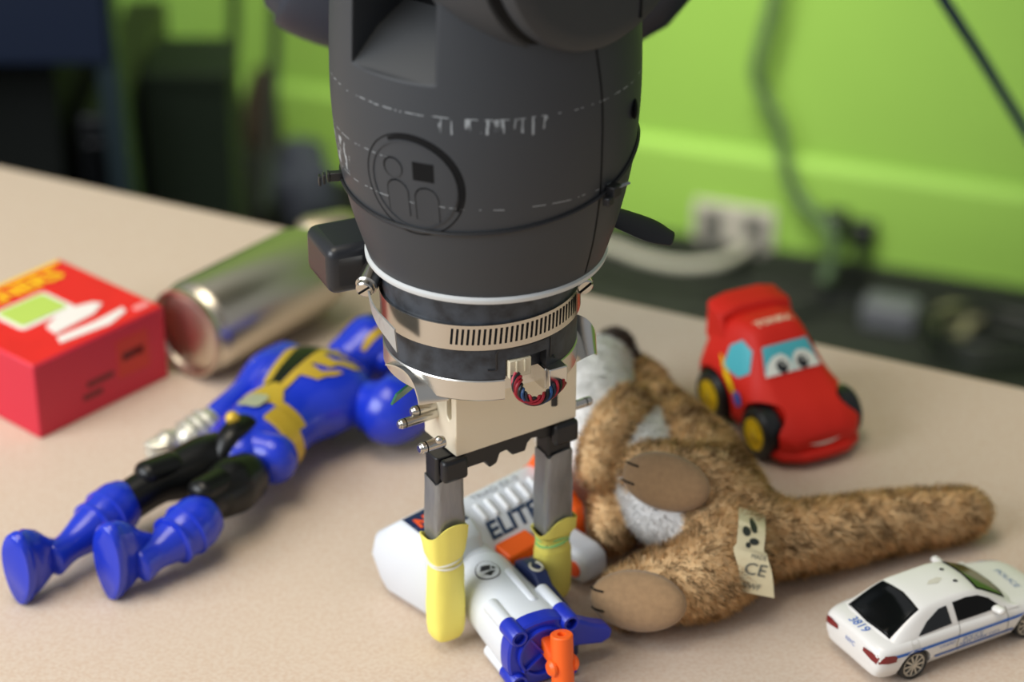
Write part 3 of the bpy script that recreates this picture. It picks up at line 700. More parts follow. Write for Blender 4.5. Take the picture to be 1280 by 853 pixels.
# legs
def leg(hip, knee, btop, ankle, sole, sole_h, sole_w):
    th_ = MB().limb([hip, hip.lerp(knee, .35), hip.lerp(knee, .7), knee, knee.lerp(btop, .7), btop], [(.0145, .016), (.0165, .0175), (.0145, .0155), (.0118, .013), (.0115, .0125), (.011, .012)], n=28).build('thigh', M_fk, fig, True, smooth=60)
    kd = (knee-hip).normalized()
    MB().limb([knee-kd*.012+Z*.009, knee+kd*.006+Z*.010], [(.010, .007), (.009, .007)], n=20).build('knee_pad', M_fk, th_, True)
    d_ = (ankle-btop).normalized()
    bt = MB().limb([btop-d_*.012, btop-d_*.004, btop+d_*.008, btop.lerp(ankle, .45), btop.lerp(ankle, .8), ankle+d_*.004], [(.0130, .0140), (.0152, .0162), (.0144, .0154), (.0120, .0130), (.0084, .0094), (.0088, .0108)], n=32, sub=40, round_ends=.35).build('boot', M_fb, fig, True, smooth=60)
    for k in range(2):
        c = btop+d_*(.004+.011*k); r0 = .0163-.0012*k
        MB().lathe([(-.0022, r0-.002), (-.001, r0), (.001, r0), (.0022, r0-.002)], c, d_, 36).build('boot_band', M_fb, bt, True)
    # foot: heel on the table, toes up
    hz = Vector((d_.x, d_.y, 0)).normalized(); sd = Vector((-hz.y, hz.x, 0)); base = Vector((sole.x, sole.y, 0))
    prof = []
    def fr(off, k, dz=0):
        o = []
        for i in range(32):
            t = 2*math.pi*i/32; c, q = math.cos(t), math.sin(t)
            ww = sole_w/2*(1+.16*q)*k; zz = sole_h/2+sole_h/2*q*k+dz
            o.append(base-hz*off+sd*c*ww+Z*(max(zz, .0008)))
        return o
    MB().loft([fr(.0, .93), fr(.0015, 1.0), fr(.006, 1.0), fr(.0068, .95), fr(.011, .94), fr(.018, .80, -.001), fr(.026, .55, -.004), fr(.034, .42, -.007)]).build('foot', M_fb, bt, True, smooth=50)
leg(fpt(286, 568, .028), fpt(196, 605, .029), fpt(140, 640, .024), fpt(72, 695, .019), at(25, 758), .047, .0215)
leg(fpt(306, 598, .028), fpt(262, 626, .029), fpt(240, 658, .024), fpt(182, 703, .019), at(138, 752), .050, .0225)
hip = MB().limb([Pe+fu*.004-fs*.012, Pe+fu*.008, Pe+fu*.006+fs*.022], [(.014, .015), (.016, .017), (.0145, .016)], n=24).build('hips', M_fb, fig, True, smooth=60)
MB().limb([Pe+fu*.003+Z*.017, Pe+fu*.020+Z*.016, Pe+fu*.034+Z*.004], [(.009, .005), (.0075, .005), (.004, .004)], n=20).build('loin_flap', M_fk, fig, True)
MB().ball(Pe+fu*.010-fs*.004+Z*.0225, .0045).build('buckle_drop', M_fg, fig, True)

# ================================================================== RED BOX
M_red = mat('red_card', (226, 26, 36), .42, var=.08, vscale=40)
M_redside = mat('dull_red_card', (206, 36, 60), .5)
M_yelp = mat('yellow_print', (248, 196, 30), .5); M_grn = mat('green_label', (184, 210, 96), .5); M_wp = mat('white_print', (236, 230, 226), .5)
Ab = Vector((-.298, .200, 0)); Bb = Vector((-.2275, .281, 0)); bxu = (Bb-Ab).normalized(); bxv = Vector((-bxu.y, bxu.x, 0)); BW, BD, BH = .1075, .106, .0525
rbox = thing('cardboard_box', 'red cardboard game box with yellow lettering and green label', 'box', Ab+bxu*BW/2+bxv*BD/2)
def bq(a, b, z): return Ab+bxu*a+bxv*b+Z*z
bm_ = MB().loft([[bq(0, 0, z), bq(BW, 0, z), bq(BW, BD, z), bq(0, BD, z)] for z in (.0, BH)]).build('box_body', M_redside, rbox, True, bevel=.0012)
MB().loft([[bq(.001, .001, z), bq(BW-.001, .001, z), bq(BW-.001, BD-.001, z), bq(.001, BD-.001, z)] for z in (BH-.001, BH+.0006)]).build('box_lid', M_red, rbox, True, bevel=.0005)
bvx = bvh_of(bm_)
def flat(name, poly, m, h=.0008): MB().prism(poly, Ab+Z*(BH+.0005), bxu, bxv, Z*(h-.0002)).build(name, m, rbox, True, smooth=0)
flat('yellow_stripe', [(.002, BD-.006), (BW-.004, BD-.006), (BW-.004, BD-.002), (.002, BD-.002)], M_yelp)
def top_text(t, size, a, b, m, h=.0012, bold=.0, shear=0, sx=1):
    V, F = text_mesh(t, size, shear, bold); mb = MB(); mb.add([bq(a+x*sx, b+y, BH+h) for x, y in V], F); mb.build('lettering', m, rbox, True, smooth=0)
top_text('BURNERS', .0200, .048, BD-.018, M_yelp, bold=.0007, sx=1.08)
flat('label_border', rrect(.044, .034, .004, 4, .047, .058), M_wp, .0007)
flat('green_label', rrect(.037, .027, .003, 4, .047, .059), M_grn, .0012)
flat('white_shape', [(.036, .022), (.070, .025), (.083, .032), (.080, .038), (.068, .042), (.050, .040), (.038, .034)], M_wp, .0009)
flat('white_shape', [(.030, .010), (.068, .006), (.086, .012), (.088, .018), (.064, .016), (.034, .018)], M_wp, .0009)
flat('white_spot', rrect(.012, .006, .002, 4, .097, .010), mat('pink_print', (240, 150, 150), .5), .0009)
def side_dec(name, a0, a1, z0, z1, m): MB().prism([(a0, z0), (a1, z0), (a1, z1), (a0, z1)], Ab-bxv*.0003, bxu, Z, bxv*.0006).build(name, m, rbox, True, smooth=0)
side_dec('side_label', .066, .092, .016, .043, mat('orange_red_print', (206, 52, 36), .5))
side_dec('side_mark', .070, .088, .027, .033, mat('dark_red_print', (110, 24, 30), .5))
side_dec('side_mark', .040, .062, .020, .024, mat('dark_red_print', (110, 24, 30), .5))
side_dec('side_mark', .036, .052, .012, .016, mat('dark_red_print', (110, 24, 30), .5))

# ================================================================== METAL CAN
M_can = mat('bare_can_aluminium', (214, 205, 188), .32, 1, bump=.02, bscale=400, stretch=(1, 1, 1))
cr = .0328
c0 = at(240, 470); cdv = Vector((.62, .785, 0)).normalized()
can = thing('metal_can', 'bare silver metal can lying on its side beside the red box', 'can', Vector((c0.x, c0.y, 0))+cdv*.05)
co = Vector((c0.x, c0.y, cr+.0002))
cb = MB().lathe([(.0, .0265), (.0015, .0290), (.004, .0300), (.0065, .0318), (.010, cr), (.108, cr), (.114, .0315), (.120, .0275), (.122, .0265)], co, cdv, 72)
cbo = cb.build('can_body', M_can, can, True, smooth=60)
MB().lathe([(.0015, .0296), (-.0015, .0310), (-.0032, .0306), (-.0036, .0290), (-.0026, .0274), (.002, .0262), (.006, .0235), (.0095, .016), (.0108, .008), (.011, .0005)], co, cdv, 72).build('can_base', M_can, can, True, smooth=60)
MB().lathe([(.120, .0268), (.1215, .0280), (.1235, .0280), (.1238, .0262), (.1215, .0255), (.1215, .0005)], co, cdv, 72).build('can_lid', M_can, can, True, smooth=50)
# small shiny bottle-shaped thing behind the can
k0 = at(400, 318); kd = Vector((.93, .36, 0)).normalized()
MBk = MB().lathe([(-.016, .006), (-.014, .013), (-.008, .0155), (.020, .0160), (.026, .0135), (.034, .009), (.036, .004)], Vector((k0.x, k0.y, .0162)), kd, 48)
tag(MBk.build('metal_cup', mat('dull_metal', (186, 174, 150), .42, 1), smooth=60), 'small shiny rounded metal cup lying behind the silver can', 'cup')

# ================================================================== RED TOY CAR
M_rc = mat('red_vinyl', (208, 34, 20), .55, spec=.3)
M_tyre = mat('tyre_black', (20, 22, 24), .38); M_hub = mat('yellow_hub', (236, 200, 16), .4)
M_turq = mat('turquoise_paint', (74, 178, 190), .45); M_eye = mat('eye_white', (228, 232, 222), .45); M_pup = mat('pupil_black', (18, 20, 26), .3)
RCX = Vector((.1700, .2180, 0)); hd_a = math.atan2(-.89, .455)
rcar = thing('toy_car', 'chunky red toy car with eyes on its windscreen and yellow wheel hubs', 'toy car', RCX, hd_a)
def carsec(x, zb, w0, zs, ws, zt, wt, n=14):
    """half section: bottom -> side -> shoulder -> roof, mirrored; rounded by spline"""
    half = spline([Vector((0, zb, 0)), Vector((w0*.8, zb, 0)), Vector((w0, zb+.004, 0)), Vector((ws, zs*.7+zb*.3, 0)), Vector((ws*.96, zs, 0)), Vector((wt, zt-(zt-zs)*.18, 0)), Vector((wt*.6, zt, 0)), Vector((0, zt+.0008, 0))], 28)
    R = [(p.x, p.y) for p in half]
    return [Vector((x, -y, z)) for y, z in R] + [Vector((x, y, z)) for y, z in reversed(R[1:-1])]
def interp_secs(keys, n):
    P = []
    ks = [Vector((k[0], 0, 0)) for k in keys]
    arr = np.array(keys); xs = np.linspace(0, len(keys)-1, n)
    out = []
    for t in xs:
        i = min(int(t), len(keys)-2); f = t-i
        p = [arr[max(i-1, 0)], arr[i], arr[i+1], arr[min(i+2, len(keys)-1)]]
        out.append(.5*((2*p[1])+(p[2]-p[0])*f+(2*p[0]-5*p[1]+4*p[2]-p[3])*f*f+(3*p[1]-p[0]-3*p[2]+p[3])*f**3))
    return out
keys = [(-.050, .014, .022, .030, .024, .046, .018), (-.0485, .010, .028, .034, .030, .054, .022), (-.040, .008, .031, .038, .033, .064, .0235), (-.026, .007, .031, .039, .033, .0695, .0225), (-.010, .007, .030, .038, .0315, .0690, .0205),
        (.002, .007, .030, .036, .0315, .060, .0205), (.014, .007, .031, .034, .033, .0465, .022), (.026, .006, .032, .031, .034, .0385, .023), (.038, .006, .031, .027, .0325, .0325, .022), (.047, .006, .027, .022, .028, .026, .018), (.0515, .009, .020, .018, .021, .021, .013)]
cb = MB().loft([carsec(*k) for k in interp_secs(keys, 44)])
cbody = cb.build('car_body', M_rc, rcar, smooth=60)
wc = MB()
for x in (-.028, .026):
    for s_ in (-1, 1): wc.cyl((x, s_*.020, .0165), (x, s_*.05, .0165), .0195, 28)
boolean(cbody, wc, sharp=45)
MB().prism([(-.027, .0), (-.024, .0035), (-.012, .006), (.012, .006), (.024, .0035), (.027, 0), (.022, -.002), (-.022, -.002)], (-.0505, 0, .0695), (0, 1, 0), (-.25, 0, 1), (.019, 0, -.002)).build('spoiler', M_rc, rcar, bevel=.002, seg=3)
for s_ in (-1, 1): MB().prism([(-.050, .048), (-.049, .071), (-.034, .071), (-.026, .055), (-.030, .046)], (0, s_*.0235-.003, 0), (1, 0, 0), (0, 0, 1), (0, .006, 0)).build('spoiler_side', M_rc, rcar, bevel=.002, seg=3)
for x in (-.028, .026):
    for s_ in (-1, 1):
        wl = MB().lathe([(-.013, .010), (-.013, .0145), (-.011, .0163), (-.002, .0165), (0, .0150), (0, .0105), (-.0015, .0100)], (x, s_*.0355, .0165), (0, s_, 0), 36).build('wheel', M_tyre, rcar)
        MB().lathe([(-.003, .0108), (.0004, .0106), (-.0006, .0088), (-.0006, .004), (.0008, .0032), (.0008, .0003)], (x, s_*.0355, .0165), (0, s_, 0), 28).build('hub', M_hub, wl)
        for k in range(5):
            t = 2*math.pi*k/5; MB().box((x+.006*math.cos(t), s_*.0350, .0165+.006*math.sin(t)), (.008, .0014, .0022), Matrix.Rotation(-t, 3, 'Y')).build('hub_spoke', M_hub, wl)
bpy.context.view_layer.update()
bvc = bvh_of(cbody); Mc = world_matrix(rcar); Rc3 = Mc.to_3x3()
cw = lambda x, y, z: Mc @ Vector((x, y, z))
fx = Rc3 @ Vector((0, 1, 0)); fz_ = Rc3 @ Vector((-.62, 0, .78))    # windscreen plane: across (car left) and up
def wdec(name, poly, m, off, step=.003): return decal(name, poly, cw(.008, 0, .053), fx, fz_, bvc, m, cbody, off, step)
wdec('windscreen', [(-.0205, -.0085), (.0205, -.0085), (.0165, .0105), (-.0165, .0105)], M_turq, .0004)
ew = wdec('eye', [(-.0205, -.0085), (-.0005, -.0085), (-.0005, -.003), (-.002, .001), (-.006, .004), (-.012, .003), (-.017, -.001)], M_eye, .0007)
wdec('eye', [(.0005, -.0085), (.0205, -.0085), (.017, -.001), (.012, .003), (.006, .004), (.002, .001), (.0005, -.003)], M_eye, .0007)
for cx in (-.0075, .0075):
    wdec('pupil', ellipse(cx, -.0042, .0040, .0043, 20), M_pup, .0010)
    wdec('glint', ellipse(cx+.0012, -.0026, .0011, .0011, 10), M_eye, .0013, .001)
lettering('TONKA', .0066, cw(-.012, 0, .069), fx, Rc3 @ Vector((-1, 0, .05)), bvc, mat('cream_print', (230, 200, 170), .5), cbody, bold=.0003, sx=1.15)
for s_ in (-1, 1):
    ax_ = Rc3 @ Vector((-s_, 0, 0)) * -1; ax_ = Rc3 @ Vector((1, 0, 0))
    ayy = Vector((0, 0, 1)); o_ = cw(0, s_*.03, 0)
    if (ax_.cross(ayy)).dot(Rc3 @ Vector((0, s_, 0))) < 0: ax_ = -ax_; fl = -1
    else: fl = 1
    P = [(-.020*1, .041), (-.004, .040), (.0035, .046), (-.002, .058), (-.012, .0615), (-.020, .055)]
    decal('side_window', [(x*fl, z) for x, z in P], o_, ax_, ayy, bvc, M_turq, cbody, .0005)
    for k in range(3): decal('flame_stripe', [((-.026+.0035*k)*fl, .0465-.004*k), ((-.024+.0035*k)*fl, .047-.004*k), ((-.004+.0005*k)*fl, .032-.0015*k), ((-.006+.0005*k)*fl, .030-.0015*k)], o_, ax_, ayy, bvc, M_hub, cbody, .0005)
    decal('side_badge', [((.000+.0055*math.cos(math.radians(60*i+30)))*fl, .0275+.0055*math.sin(math.radians(60*i+30))) for i in range(6)], o_, ax_, ayy, bvc, mat('badge_blue', (70, 90, 170), .5), cbody, .0008)
fo_ = cw(.06, 0, 0)
decal('smile', [(-.012, .0165), (-.006, .0145), (0, .0138), (.006, .0145), (.012, .0165), (.006, .0160), (0, .0158), (-.006, .0160)], fo_, fx, Z, bvc, M_eye, cbody, .0006, .002)
MB().prism([(.030, -.034), (.048, -.029), (.0555, -.016), (.0565, 0), (.0555, .016), (.048, .029), (.030, .034)], (0, 0, .005), (1, 0, 0), (0, 1, 0), (0, 0, .0065)).build('front_bumper', M_rc, rcar, bevel=.0025, seg=3)
MB().box((0, 0, .009), (.085, .042, .008)).build('chassis', M_black, rcar, bevel=.002)

# ================================================================== POLICE CAR
M_pw = mat('police_white', (232, 230, 226), .3, coat=.3)
M_gl = mat('tinted_glass', (12, 14, 14), .08, spec=.7)
M_pb = mat('blue_stripe', (30, 100, 190), .4)
M_rl = mat('red_lens', (120, 16, 24), .2, coat=.4)
ph_ = math.radians(29); pu = Vector((math.cos(ph_), math.sin(ph_), 0)); pc = Vector((.1830, -.0398, 0))+pu*.0625
pcar = thing('toy_police_car', 'white diecast toy police car with blue stripes at the right edge', 'toy car', pc, ph_)
def psec(x, zb, w0, zm, wm, zt, wt):
    H = spline([Vector((0, zb, 0)), Vector((w0*.85, zb, 0)), Vector((w0, zb+.0025, 0)), Vector((wm*1.05, zm, 0)), Vector((wm*1.035, zt-.004, 0)), Vector((wt, zt-.0008, 0)), Vector((wt*.55, zt, 0)), Vector((0, zt+.0006, 0))], 24)
    R = [(p.x, p.y) for p in H]; return [Vector((x, -y, z)) for y, z in R]+[Vector((x, y, z)) for y, z in reversed(R[1:-1])]
kp = [(-.0635, .010, .017, .013, .018, .0205, .015), (-.0620, .0065, .0215, .013, .0225, .0245, .019), (-.055, .005, .0235, .013, .0246, .0262, .021), (-.040, .005, .024, .013, .0254, .0265, .0222), (-.01, .005, .024, .013, .0255, .0262, .0222), (.022, .005, .024, .013, .0255, .0252, .0218), (.042, .005, .0238, .013, .0250, .0228, .0208), (.056, .005, .0225, .012, .0236, .0195, .0185), (.0625, .006, .017, .011, .018, .0155, .013)]
pb_ = MB().loft([psec(*k) for k in interp_secs(kp, 40)])
# greenhouse
kg = [(-.0560, .0252, .0195), (-.0520, .0274, .0193), (-.0410, .0335, .0183), (-.0310, .0376, .0172), (-.0180, .0388, .0164), (-.0020, .0388, .0164), (.0080, .0370, .0166), (.0180, .0320, .0178), (.0280, .0262, .0192), (.0310, .0245, .0196)]
def gsec(x, zt, wt):
    wb = .0242; zb = .0225
    H = spline([Vector((0, zb, 0)), Vector((wb*.9, zb, 0)), Vector((wb, zb+.0015, 0)), Vector((wb+(wt-wb)*.55, zb+(zt-zb)*.62, 0)), Vector((wt, zt-.0012, 0)), Vector((wt*.8, zt-.0002, 0)), Vector((wt*.4, zt+.0005, 0)), Vector((0, zt+.0007, 0))], 24)
    R = [(p.x, p.y) for p in H]; return [Vector((x, -y, z)) for y, z in R]+[Vector((x, y, z)) for y, z in reversed(R[1:-1])]
gh_ = MB().loft([gsec(*k) for k in interp_secs(kg, 36)])
pbody = pb_.build('car_body', M_pw, pcar, smooth=50); cabin = gh_.build('cabin', M_pw, pcar, smooth=50)
wc = MB()
for x in (-.0395, .0390):
    for s_ in (-1, 1): wc.cyl((x, s_*.0165, .0092), (x, s_*.04, .0092), .0106, 28)
boolean(pbody, wc, sharp=40)
M_rim = mat('silver_rim', (196, 192, 180), .35, .7)
for x in (-.0395, .0390):
    for s_ in (-1, 1):
        wl = MB().lathe([(-.007, .006), (-.007, .0084), (-.006, .0092), (-.001, .0092), (0, .0085), (0, .0072), (-.001, .0069)], (x, s_*.0256, .0092), (0, s_, 0), 36).build('wheel', M_tyre, pcar)
        MB().lathe([(-.003, .0069), (-.0004, .0071), (-.0004, .0063), (-.0018, .0060), (-.0018, .0003)], (x, s_*.0256, .0092), (0, s_, 0), 32).build('rim', M_rim, wl)
        for k in range(10):
            t = 2*math.pi*k/10; MB().box((x+.0038*math.cos(t), s_*.0249, .0092+.0038*math.sin(t)), (.0052, .0010, .0011), Matrix.Rotation(-t, 3, 'Y')).build('spoke', M_rim, wl, smooth=0)
            t += math.pi/10; MB().cyl((x+.0046*math.cos(t), s_*.0234, .0092+.0046*math.sin(t)), (x+.0046*math.cos(t), s_*.0240, .0092+.0046*math.sin(t)), .0009, 8).build('rim_hole', M_groove, wl)
        MB().cyl((x, s_*.0238, .0092), (x, s_*.0257, .0092), .0016, 14).build('hub_cap', M_rim, wl)
MB().box((0, 0, .0062), (.112, .030, .005)).build('chassis', M_black, pcar)
bvp = bvh_of(pbody, cabin); Mp = world_matrix(pcar); Rp = Mp.to_3x3(); pw = lambda x, y, z: Mp @ Vector((x, y, z))
X = Rp @ Vector((1, 0, 0)); Y = Rp @ Vector((0, 1, 0))
def topdec(name, poly, m, off=.0003, step=.003): return decal(name, poly, pw(0, 0, .05), X, Y, bvp, m, pbody, off, step)
rw = topdec('rear_window', [(-.0525, -.0184), (-.0320, -.0158), (-.0305, 0), (-.0320, .0158), (-.0525, .0184), (-.0540, 0)], M_groove, .0003)
topdec('rear_glass', [(-.0516, -.0172), (-.0332, -.0146), (-.0319, 0), (-.0332, .0146), (-.0516, .0172), (-.0528, 0)], M_gl, .0006)
topdec('windscreen', [(.0075, -.0150), (.0262, -.0178), (.0290, -.009), (.0298, 0), (.0290, .009), (.0262, .0178), (.0075, .0150), (.0090, 0)], M_groove, .0003)
topdec('windscreen_glass', [(.0092, -.0138), (.0250, -.0165), (.0276, -.008), (.0284, 0), (.0276, .008), (.0250, .0165), (.0092, .0138), (.0104, 0)], mat('green_reflection_glass', (60, 84, 44), .08, spec=.7), .0006)  # green reflection painted into the windscreen colour
for x, y in ((.0000, -.0062), (.0005, .0062)): topdec('roof_hole', ellipse(x, y, .0014, .0012, 12), M_groove, .0004, .001)
topdec('roof_scuff', [(-.016, -.002), (-.010, -.004), (-.005, -.001), (-.007, .001), (-.013, .0005)], mat('scuffed_paint', (208, 204, 190), .6), .0002)
for s_ in (-1, 1):
    ax_ = X if s_ < 0 else -X; k = 1 if s_ < 0 else -1; o_ = pw(0, s_*.05, 0)
    def sdec(name, poly, m, off=.0003, step=.004): return decal(name, [(x*k, z) for x, z in poly], o_, ax_, Z, bvp, m, pbody, off, step)
    sdec('rear_side_window', [(-.0370, .0262), (-.0145, .0268), (-.0155, .0358), (-.0210, .0354), (-.0300, .0316)], M_gl, .0004)
    sdec('door_window', [(-.0105, .0268), (.0195, .0262), (.0130, .0318), (.0060, .0352), (-.0020, .0364), (-.0112, .0362)], M_groove, .0004)
    sdec('stripe', [(-.055, .0192), (.055, .0180), (.055, .0194), (-.055, .0208)], M_pb, .0004)
    sdec('stripe', [(-.0270, .0110), (.0270, .0105), (.0270, .0119), (-.0270, .0124)], M_pb, .0004)
    sdec('door_seam', [(-.0100, .0268), (-.0097, .0268), (-.0125, .014), (-.0095, .0085), (-.0100, .0085), (-.0130, .014)], mat('seam_grey', (120, 118, 112), .6), .0003)
    sdec('door_seam', [(.0220, .0255), (.0224, .0255), (.0226, .0085), (.0222, .0085)], mat('seam_grey', (120, 118, 112), .6), .0003)
    lettering('POLICE', .0042, o_+X*-.002+Z*.0164, ax_, Z, bvp, mat('print_grey_blue', (130, 150, 186), .5), pbody, off=.0004, shear=.2)
    lettering('NEW YORK CITY', .0030, o_+X*.003+Z*.0138, ax_, Z, bvp, mat('print_blue', (70, 110, 180), .5), pbody, off=.0004, shear=.1, sx=1.2)
    lettering('COURTESY', .0022, o_+X*-.019+Z*.0168, ax_, Z, bvp, mat('print_blue', (70, 110, 180), .5), pbody, off=.0004)
    sdec('fuel_flap', rrect(.005, .0042, .001, 3, -.040, .0232), mat('flap_edge', (212, 210, 204), .4), .0002)
    sdec('tail_lamp', [(-.0625, .0168), (-.0530, .0170), (-.0525, .0200), (-.0540, .0212), (-.0625, .0218)], M_rl, .0005)
    MB().limb([(.0150, s_*.0245, .0272), (.0150, s_*.0290, .0280)], [(.0030, .0020), (.0026, .0018)], n=14, sub=4).build('mirror', M_pw, pcar)
lettering('3819', .0072, pw(-.0582, .001, .027), -Y, X*.9+Z*.1, bvp, M_pb, pbody, off=.0004, shear=.15)
ro = pw(-.08, 0, 0)
def rdec(name, poly, m, off=.0004, step=.003): return decal(name, poly, ro, -Y, Z, bvp, m, pbody, off, step)
rdec('tail_lamp', [(.0110, .0186), (.0225, .0165), (.0235, .0205), (.0180, .0218), (.0115, .0212)], M_rl)
rdec('tail_lamp', [(-.0110, .0186), (-.0225, .0165), (-.0235, .0205), (-.0180, .0218), (-.0115, .0212)], M_rl)
lettering('NYC', .0040, ro+Z*.0178, -Y, Z, bvp, M_pb, pbody, off=.0004)
lettering('POLICE', .0060, pw(.043, 0, .024), -Y, X, bvp, mat('print_grey_blue', (130, 150, 186), .5), pbody, off=.0004)

# ================================================================== PLUSH ANIMAL
BR, WH, DK, TN = 0, 1, 2, 3
lobes = []    # (chain of (px,py,z,r), colour)
def chain(pts, col): lobes.append(([(at(a, b, z), r) for a, b, z, r in pts], col))
chain([(806, 502, .030, .017), (836, 540, .034, .023), (872, 582, .036, .027), (902, 640, .036, .029)], BR)
chain([(800, 570, .026, .024), (840, 618, .030, .029), (885, 660, .033, .030)], BR)
chain([(806, 606, .044, .015), (828, 640, .042, .019), (858, 657, .040, .015)], WH)
chain([(812, 520, .044, .011), (806, 560, .050, .015), (804, 600, .046, .014)], WH)
chain([(732, 500, .036, .031), (738, 545, .032, .031), (748, 585, .028, .024)], WH)
chain([(742, 470, .042, .023), (756, 450, .042, .0155)], WH)
chain([(762, 438, .046, .0105), (770, 431, .044, .0115), (778, 446, .038, .0105)], DK)
chain([(795, 464, .024, .010), (806, 486, .028, .016)], BR)
chain([(790, 506, .058, .0125), (771, 537, .058, .0150), (754, 572, .052, .0145), (750, 586, .049, .0125)], BR)
chain([(774, 612, .028, .013), (764, 645, .024, .0125), (766, 668, .021, .0110)], BR)
chain([(896, 604, .044, .023), (878, 604, .054, .022), (845, 594, .060, .0175), (812, 588, .060, .0160)], BR)
chain([(912, 690, .030, .027), (875, 722, .027, .023), (825, 732, .024, .0195), (785, 748, .021, .0165)], BR)
chain([(940, 668, .029, .0265), (985, 674, .0255, .0210), (1050, 664, .0235, .0190), (1120, 652, .0215, .0170), (1180, 645, .0195, .0155), (1208, 641, .018, .0140)], BR)
plush = thing('plush_animal', 'brown and white plush animal with a long tail lying beside the gripper', 'plush toy', at(860, 690))
seg = []
pm = MB()
for ch, col in lobes:
    P = spline([p for p, r in ch], 12); Rr = [r.x for r in spline([Vector((r, 0, 0)) for p, r in ch], 12)]
    pm.limb([p for p, r in ch], [r for p, r in ch], n=20, sub=14)
    for p, r in zip(P, Rr): seg.append((p, r, col))
pl = pm.build('plush_body', mat('plush_skin', (150, 115, 75), .95, attr='tint', sheen=.2), plush, True)
rm = pl.modifiers.new('fuse', 'REMESH'); rm.mode = 'VOXEL'; rm.voxel_size = .0026
sm = pl.modifiers.new('soft', 'SMOOTH'); sm.iterations = 10; sm.factor = .6
me = evaluated(pl); pl.modifiers.clear(); mt_ = pl.data.materials[0]; pl.data = me; me.materials.clear(); me.materials.append(mt_); me.shade_smooth()
PO = world_matrix(plush).translation
nv = len(me.vertices); co_ = np.empty(nv*3); me.vertices.foreach_get('co', co_); co_ = co_.reshape(-1, 3)+np.array(PO)
co_[:, 2] = np.maximum(co_[:, 2], .0012)
me.vertices.foreach_set('co', (co_-np.array(PO)).ravel()); me.update()
nr = np.empty(nv*3); me.vertices.foreach_get('normal', nr); nr = nr.reshape(-1, 3)
SP = np.array([tuple(s_[0]) for s_ in seg]); SR = np.array([s_[1] for s_ in seg]); SC = np.array([s_[2] for s_ in seg])
dist = np.linalg.norm(co_[:, None, :]-SP[None], axis=2)-SR[None]
lab = SC[np.argmin(dist, axis=1)]
cols = np.array([lin((252, 214, 160)), lin((255, 254, 252)), lin((70, 54, 46)), lin((176, 146, 108))])
tint = np.ones((nv, 4)); tint[:, :3] = cols[lab]*np.where(lab == 0, .95, .98)[:, None]
ca = me.color_attributes.new('tint', 'FLOAT_COLOR', 'POINT'); ca.data.foreach_set('color', tint.ravel())
# soles: velvet pads
pads = []
def pad(px, py, z, rx, ry, rt, nrm, roll, out):
    n_ = Vector(nrm).normalized(); c = at(px, py, z)+n_*out; s_, u_ = frame(-n_)
    R = Matrix((s_, u_, n_)).transposed() @ Matrix.Rotation(roll, 3, 'Z'); pads.append((c, R, rx, ry, rt))
    o = MB().ball(c, (rx, ry, rt), R, 32, 18).build('foot_pad', mat('tan_velvet', (160, 128, 92), .95, var=.14, vscale=300, sheen=.3, bump=.4, bscale=900), plush, True, smooth=80)
    for k in (-1, 1):
        pts = []
        for t in (.62, .74, .86, .97):
            x = -rx*t; y = ry*(.32*k); q = 1-(x/rx)**2-(y/ry)**2; pts.append(c+R @ Vector((x, y, rt*math.sqrt(max(q, 0))+.0004)))
        MB().tube(pts, .0006, 6, 8).build('toe_stitch', M_groove, o, True)
pad(838, 600, .0640, .0255, .0162, .0100, (-.28, -.86, .42), math.radians(-6), .0115)
pad(812, 742, .0220, .0280, .0172, .0100, (-.42, -.86, .30), math.radians(10), .0172)
# label tag sewn on the hip
M_tag = mat('cream_fabric_label', (228, 216, 178), .7, bump=.15, bscale=300)
bvpl = bvh_of(pl)
def on_plush(px, py, off):
    d = (at(px, py)-CAM).normalized(); h = bvpl.ray_cast(CAM, d); return h[0]-d*off
t3 = on_plush(938, 690, .009)
tg = [on_plush(940, 640, .003), on_plush(940, 662, .008), t3, at(944, 714, y=t3.y-.003), at(947, 744, y=t3.y-.004)]
tg[4].z = max(tg[4].z, .004)
mb = MB(); P = spline(tg, 24); rings = []
for i, p in enumerate(P):
    wv = Vector((.0095, .001, -.0028 if i > len(P)*.45 else -.0040))*(1.0 if i > len(P)*.45 else .8)
    rings.append([p-wv, p+wv, p+wv+Vector((0, .0008, 0)), p-wv+Vector((0, .0008, 0))])
tagp = mb.loft(rings).build('sewn_tag', M_tag, plush, True, smooth=60)
bvtag = bvh_of(tagp); tq = P[int(len(P)*.72)]+Vector((0, -.002, 0))
tx = Vector((.95, .1, -.28)).normalized(); ty = (Vector((0, -1, .3))).cross(tx).normalized()*1
if ty.z < 0: ty = -ty
M_ti = mat('tag_ink', (84, 88, 84), .6)
lettering('CE', .0100, tq+ty*.001, tx, ty, bvtag, M_ti, tagp, sx=1.1, off=.0006)
lettering('MADE', .0034, tq+ty*.0085, tx, ty, bvtag, M_ti, tagp, off=.0006)
lettering('WWF', .0050, tq-ty*.009, tx, ty, bvtag, M_ti, tagp, off=.0006)
tq2 = P[int(len(P)*.30)]+Vector((0, -.002, 0))
for x, y, a, b in ((-.003, .001, .0026, .0020), (.002, .003, .0022, .0024), (.0015, -.003, .003, .0016), (-.002, -.005, .0016, .0014)):
    decal('tag_mark', ellipse(x, y, a, b, 10), tq2, tx, ty, bvtag, mat('tag_ink_dark', (44, 48, 44), .6), tagp, .0006, .002)
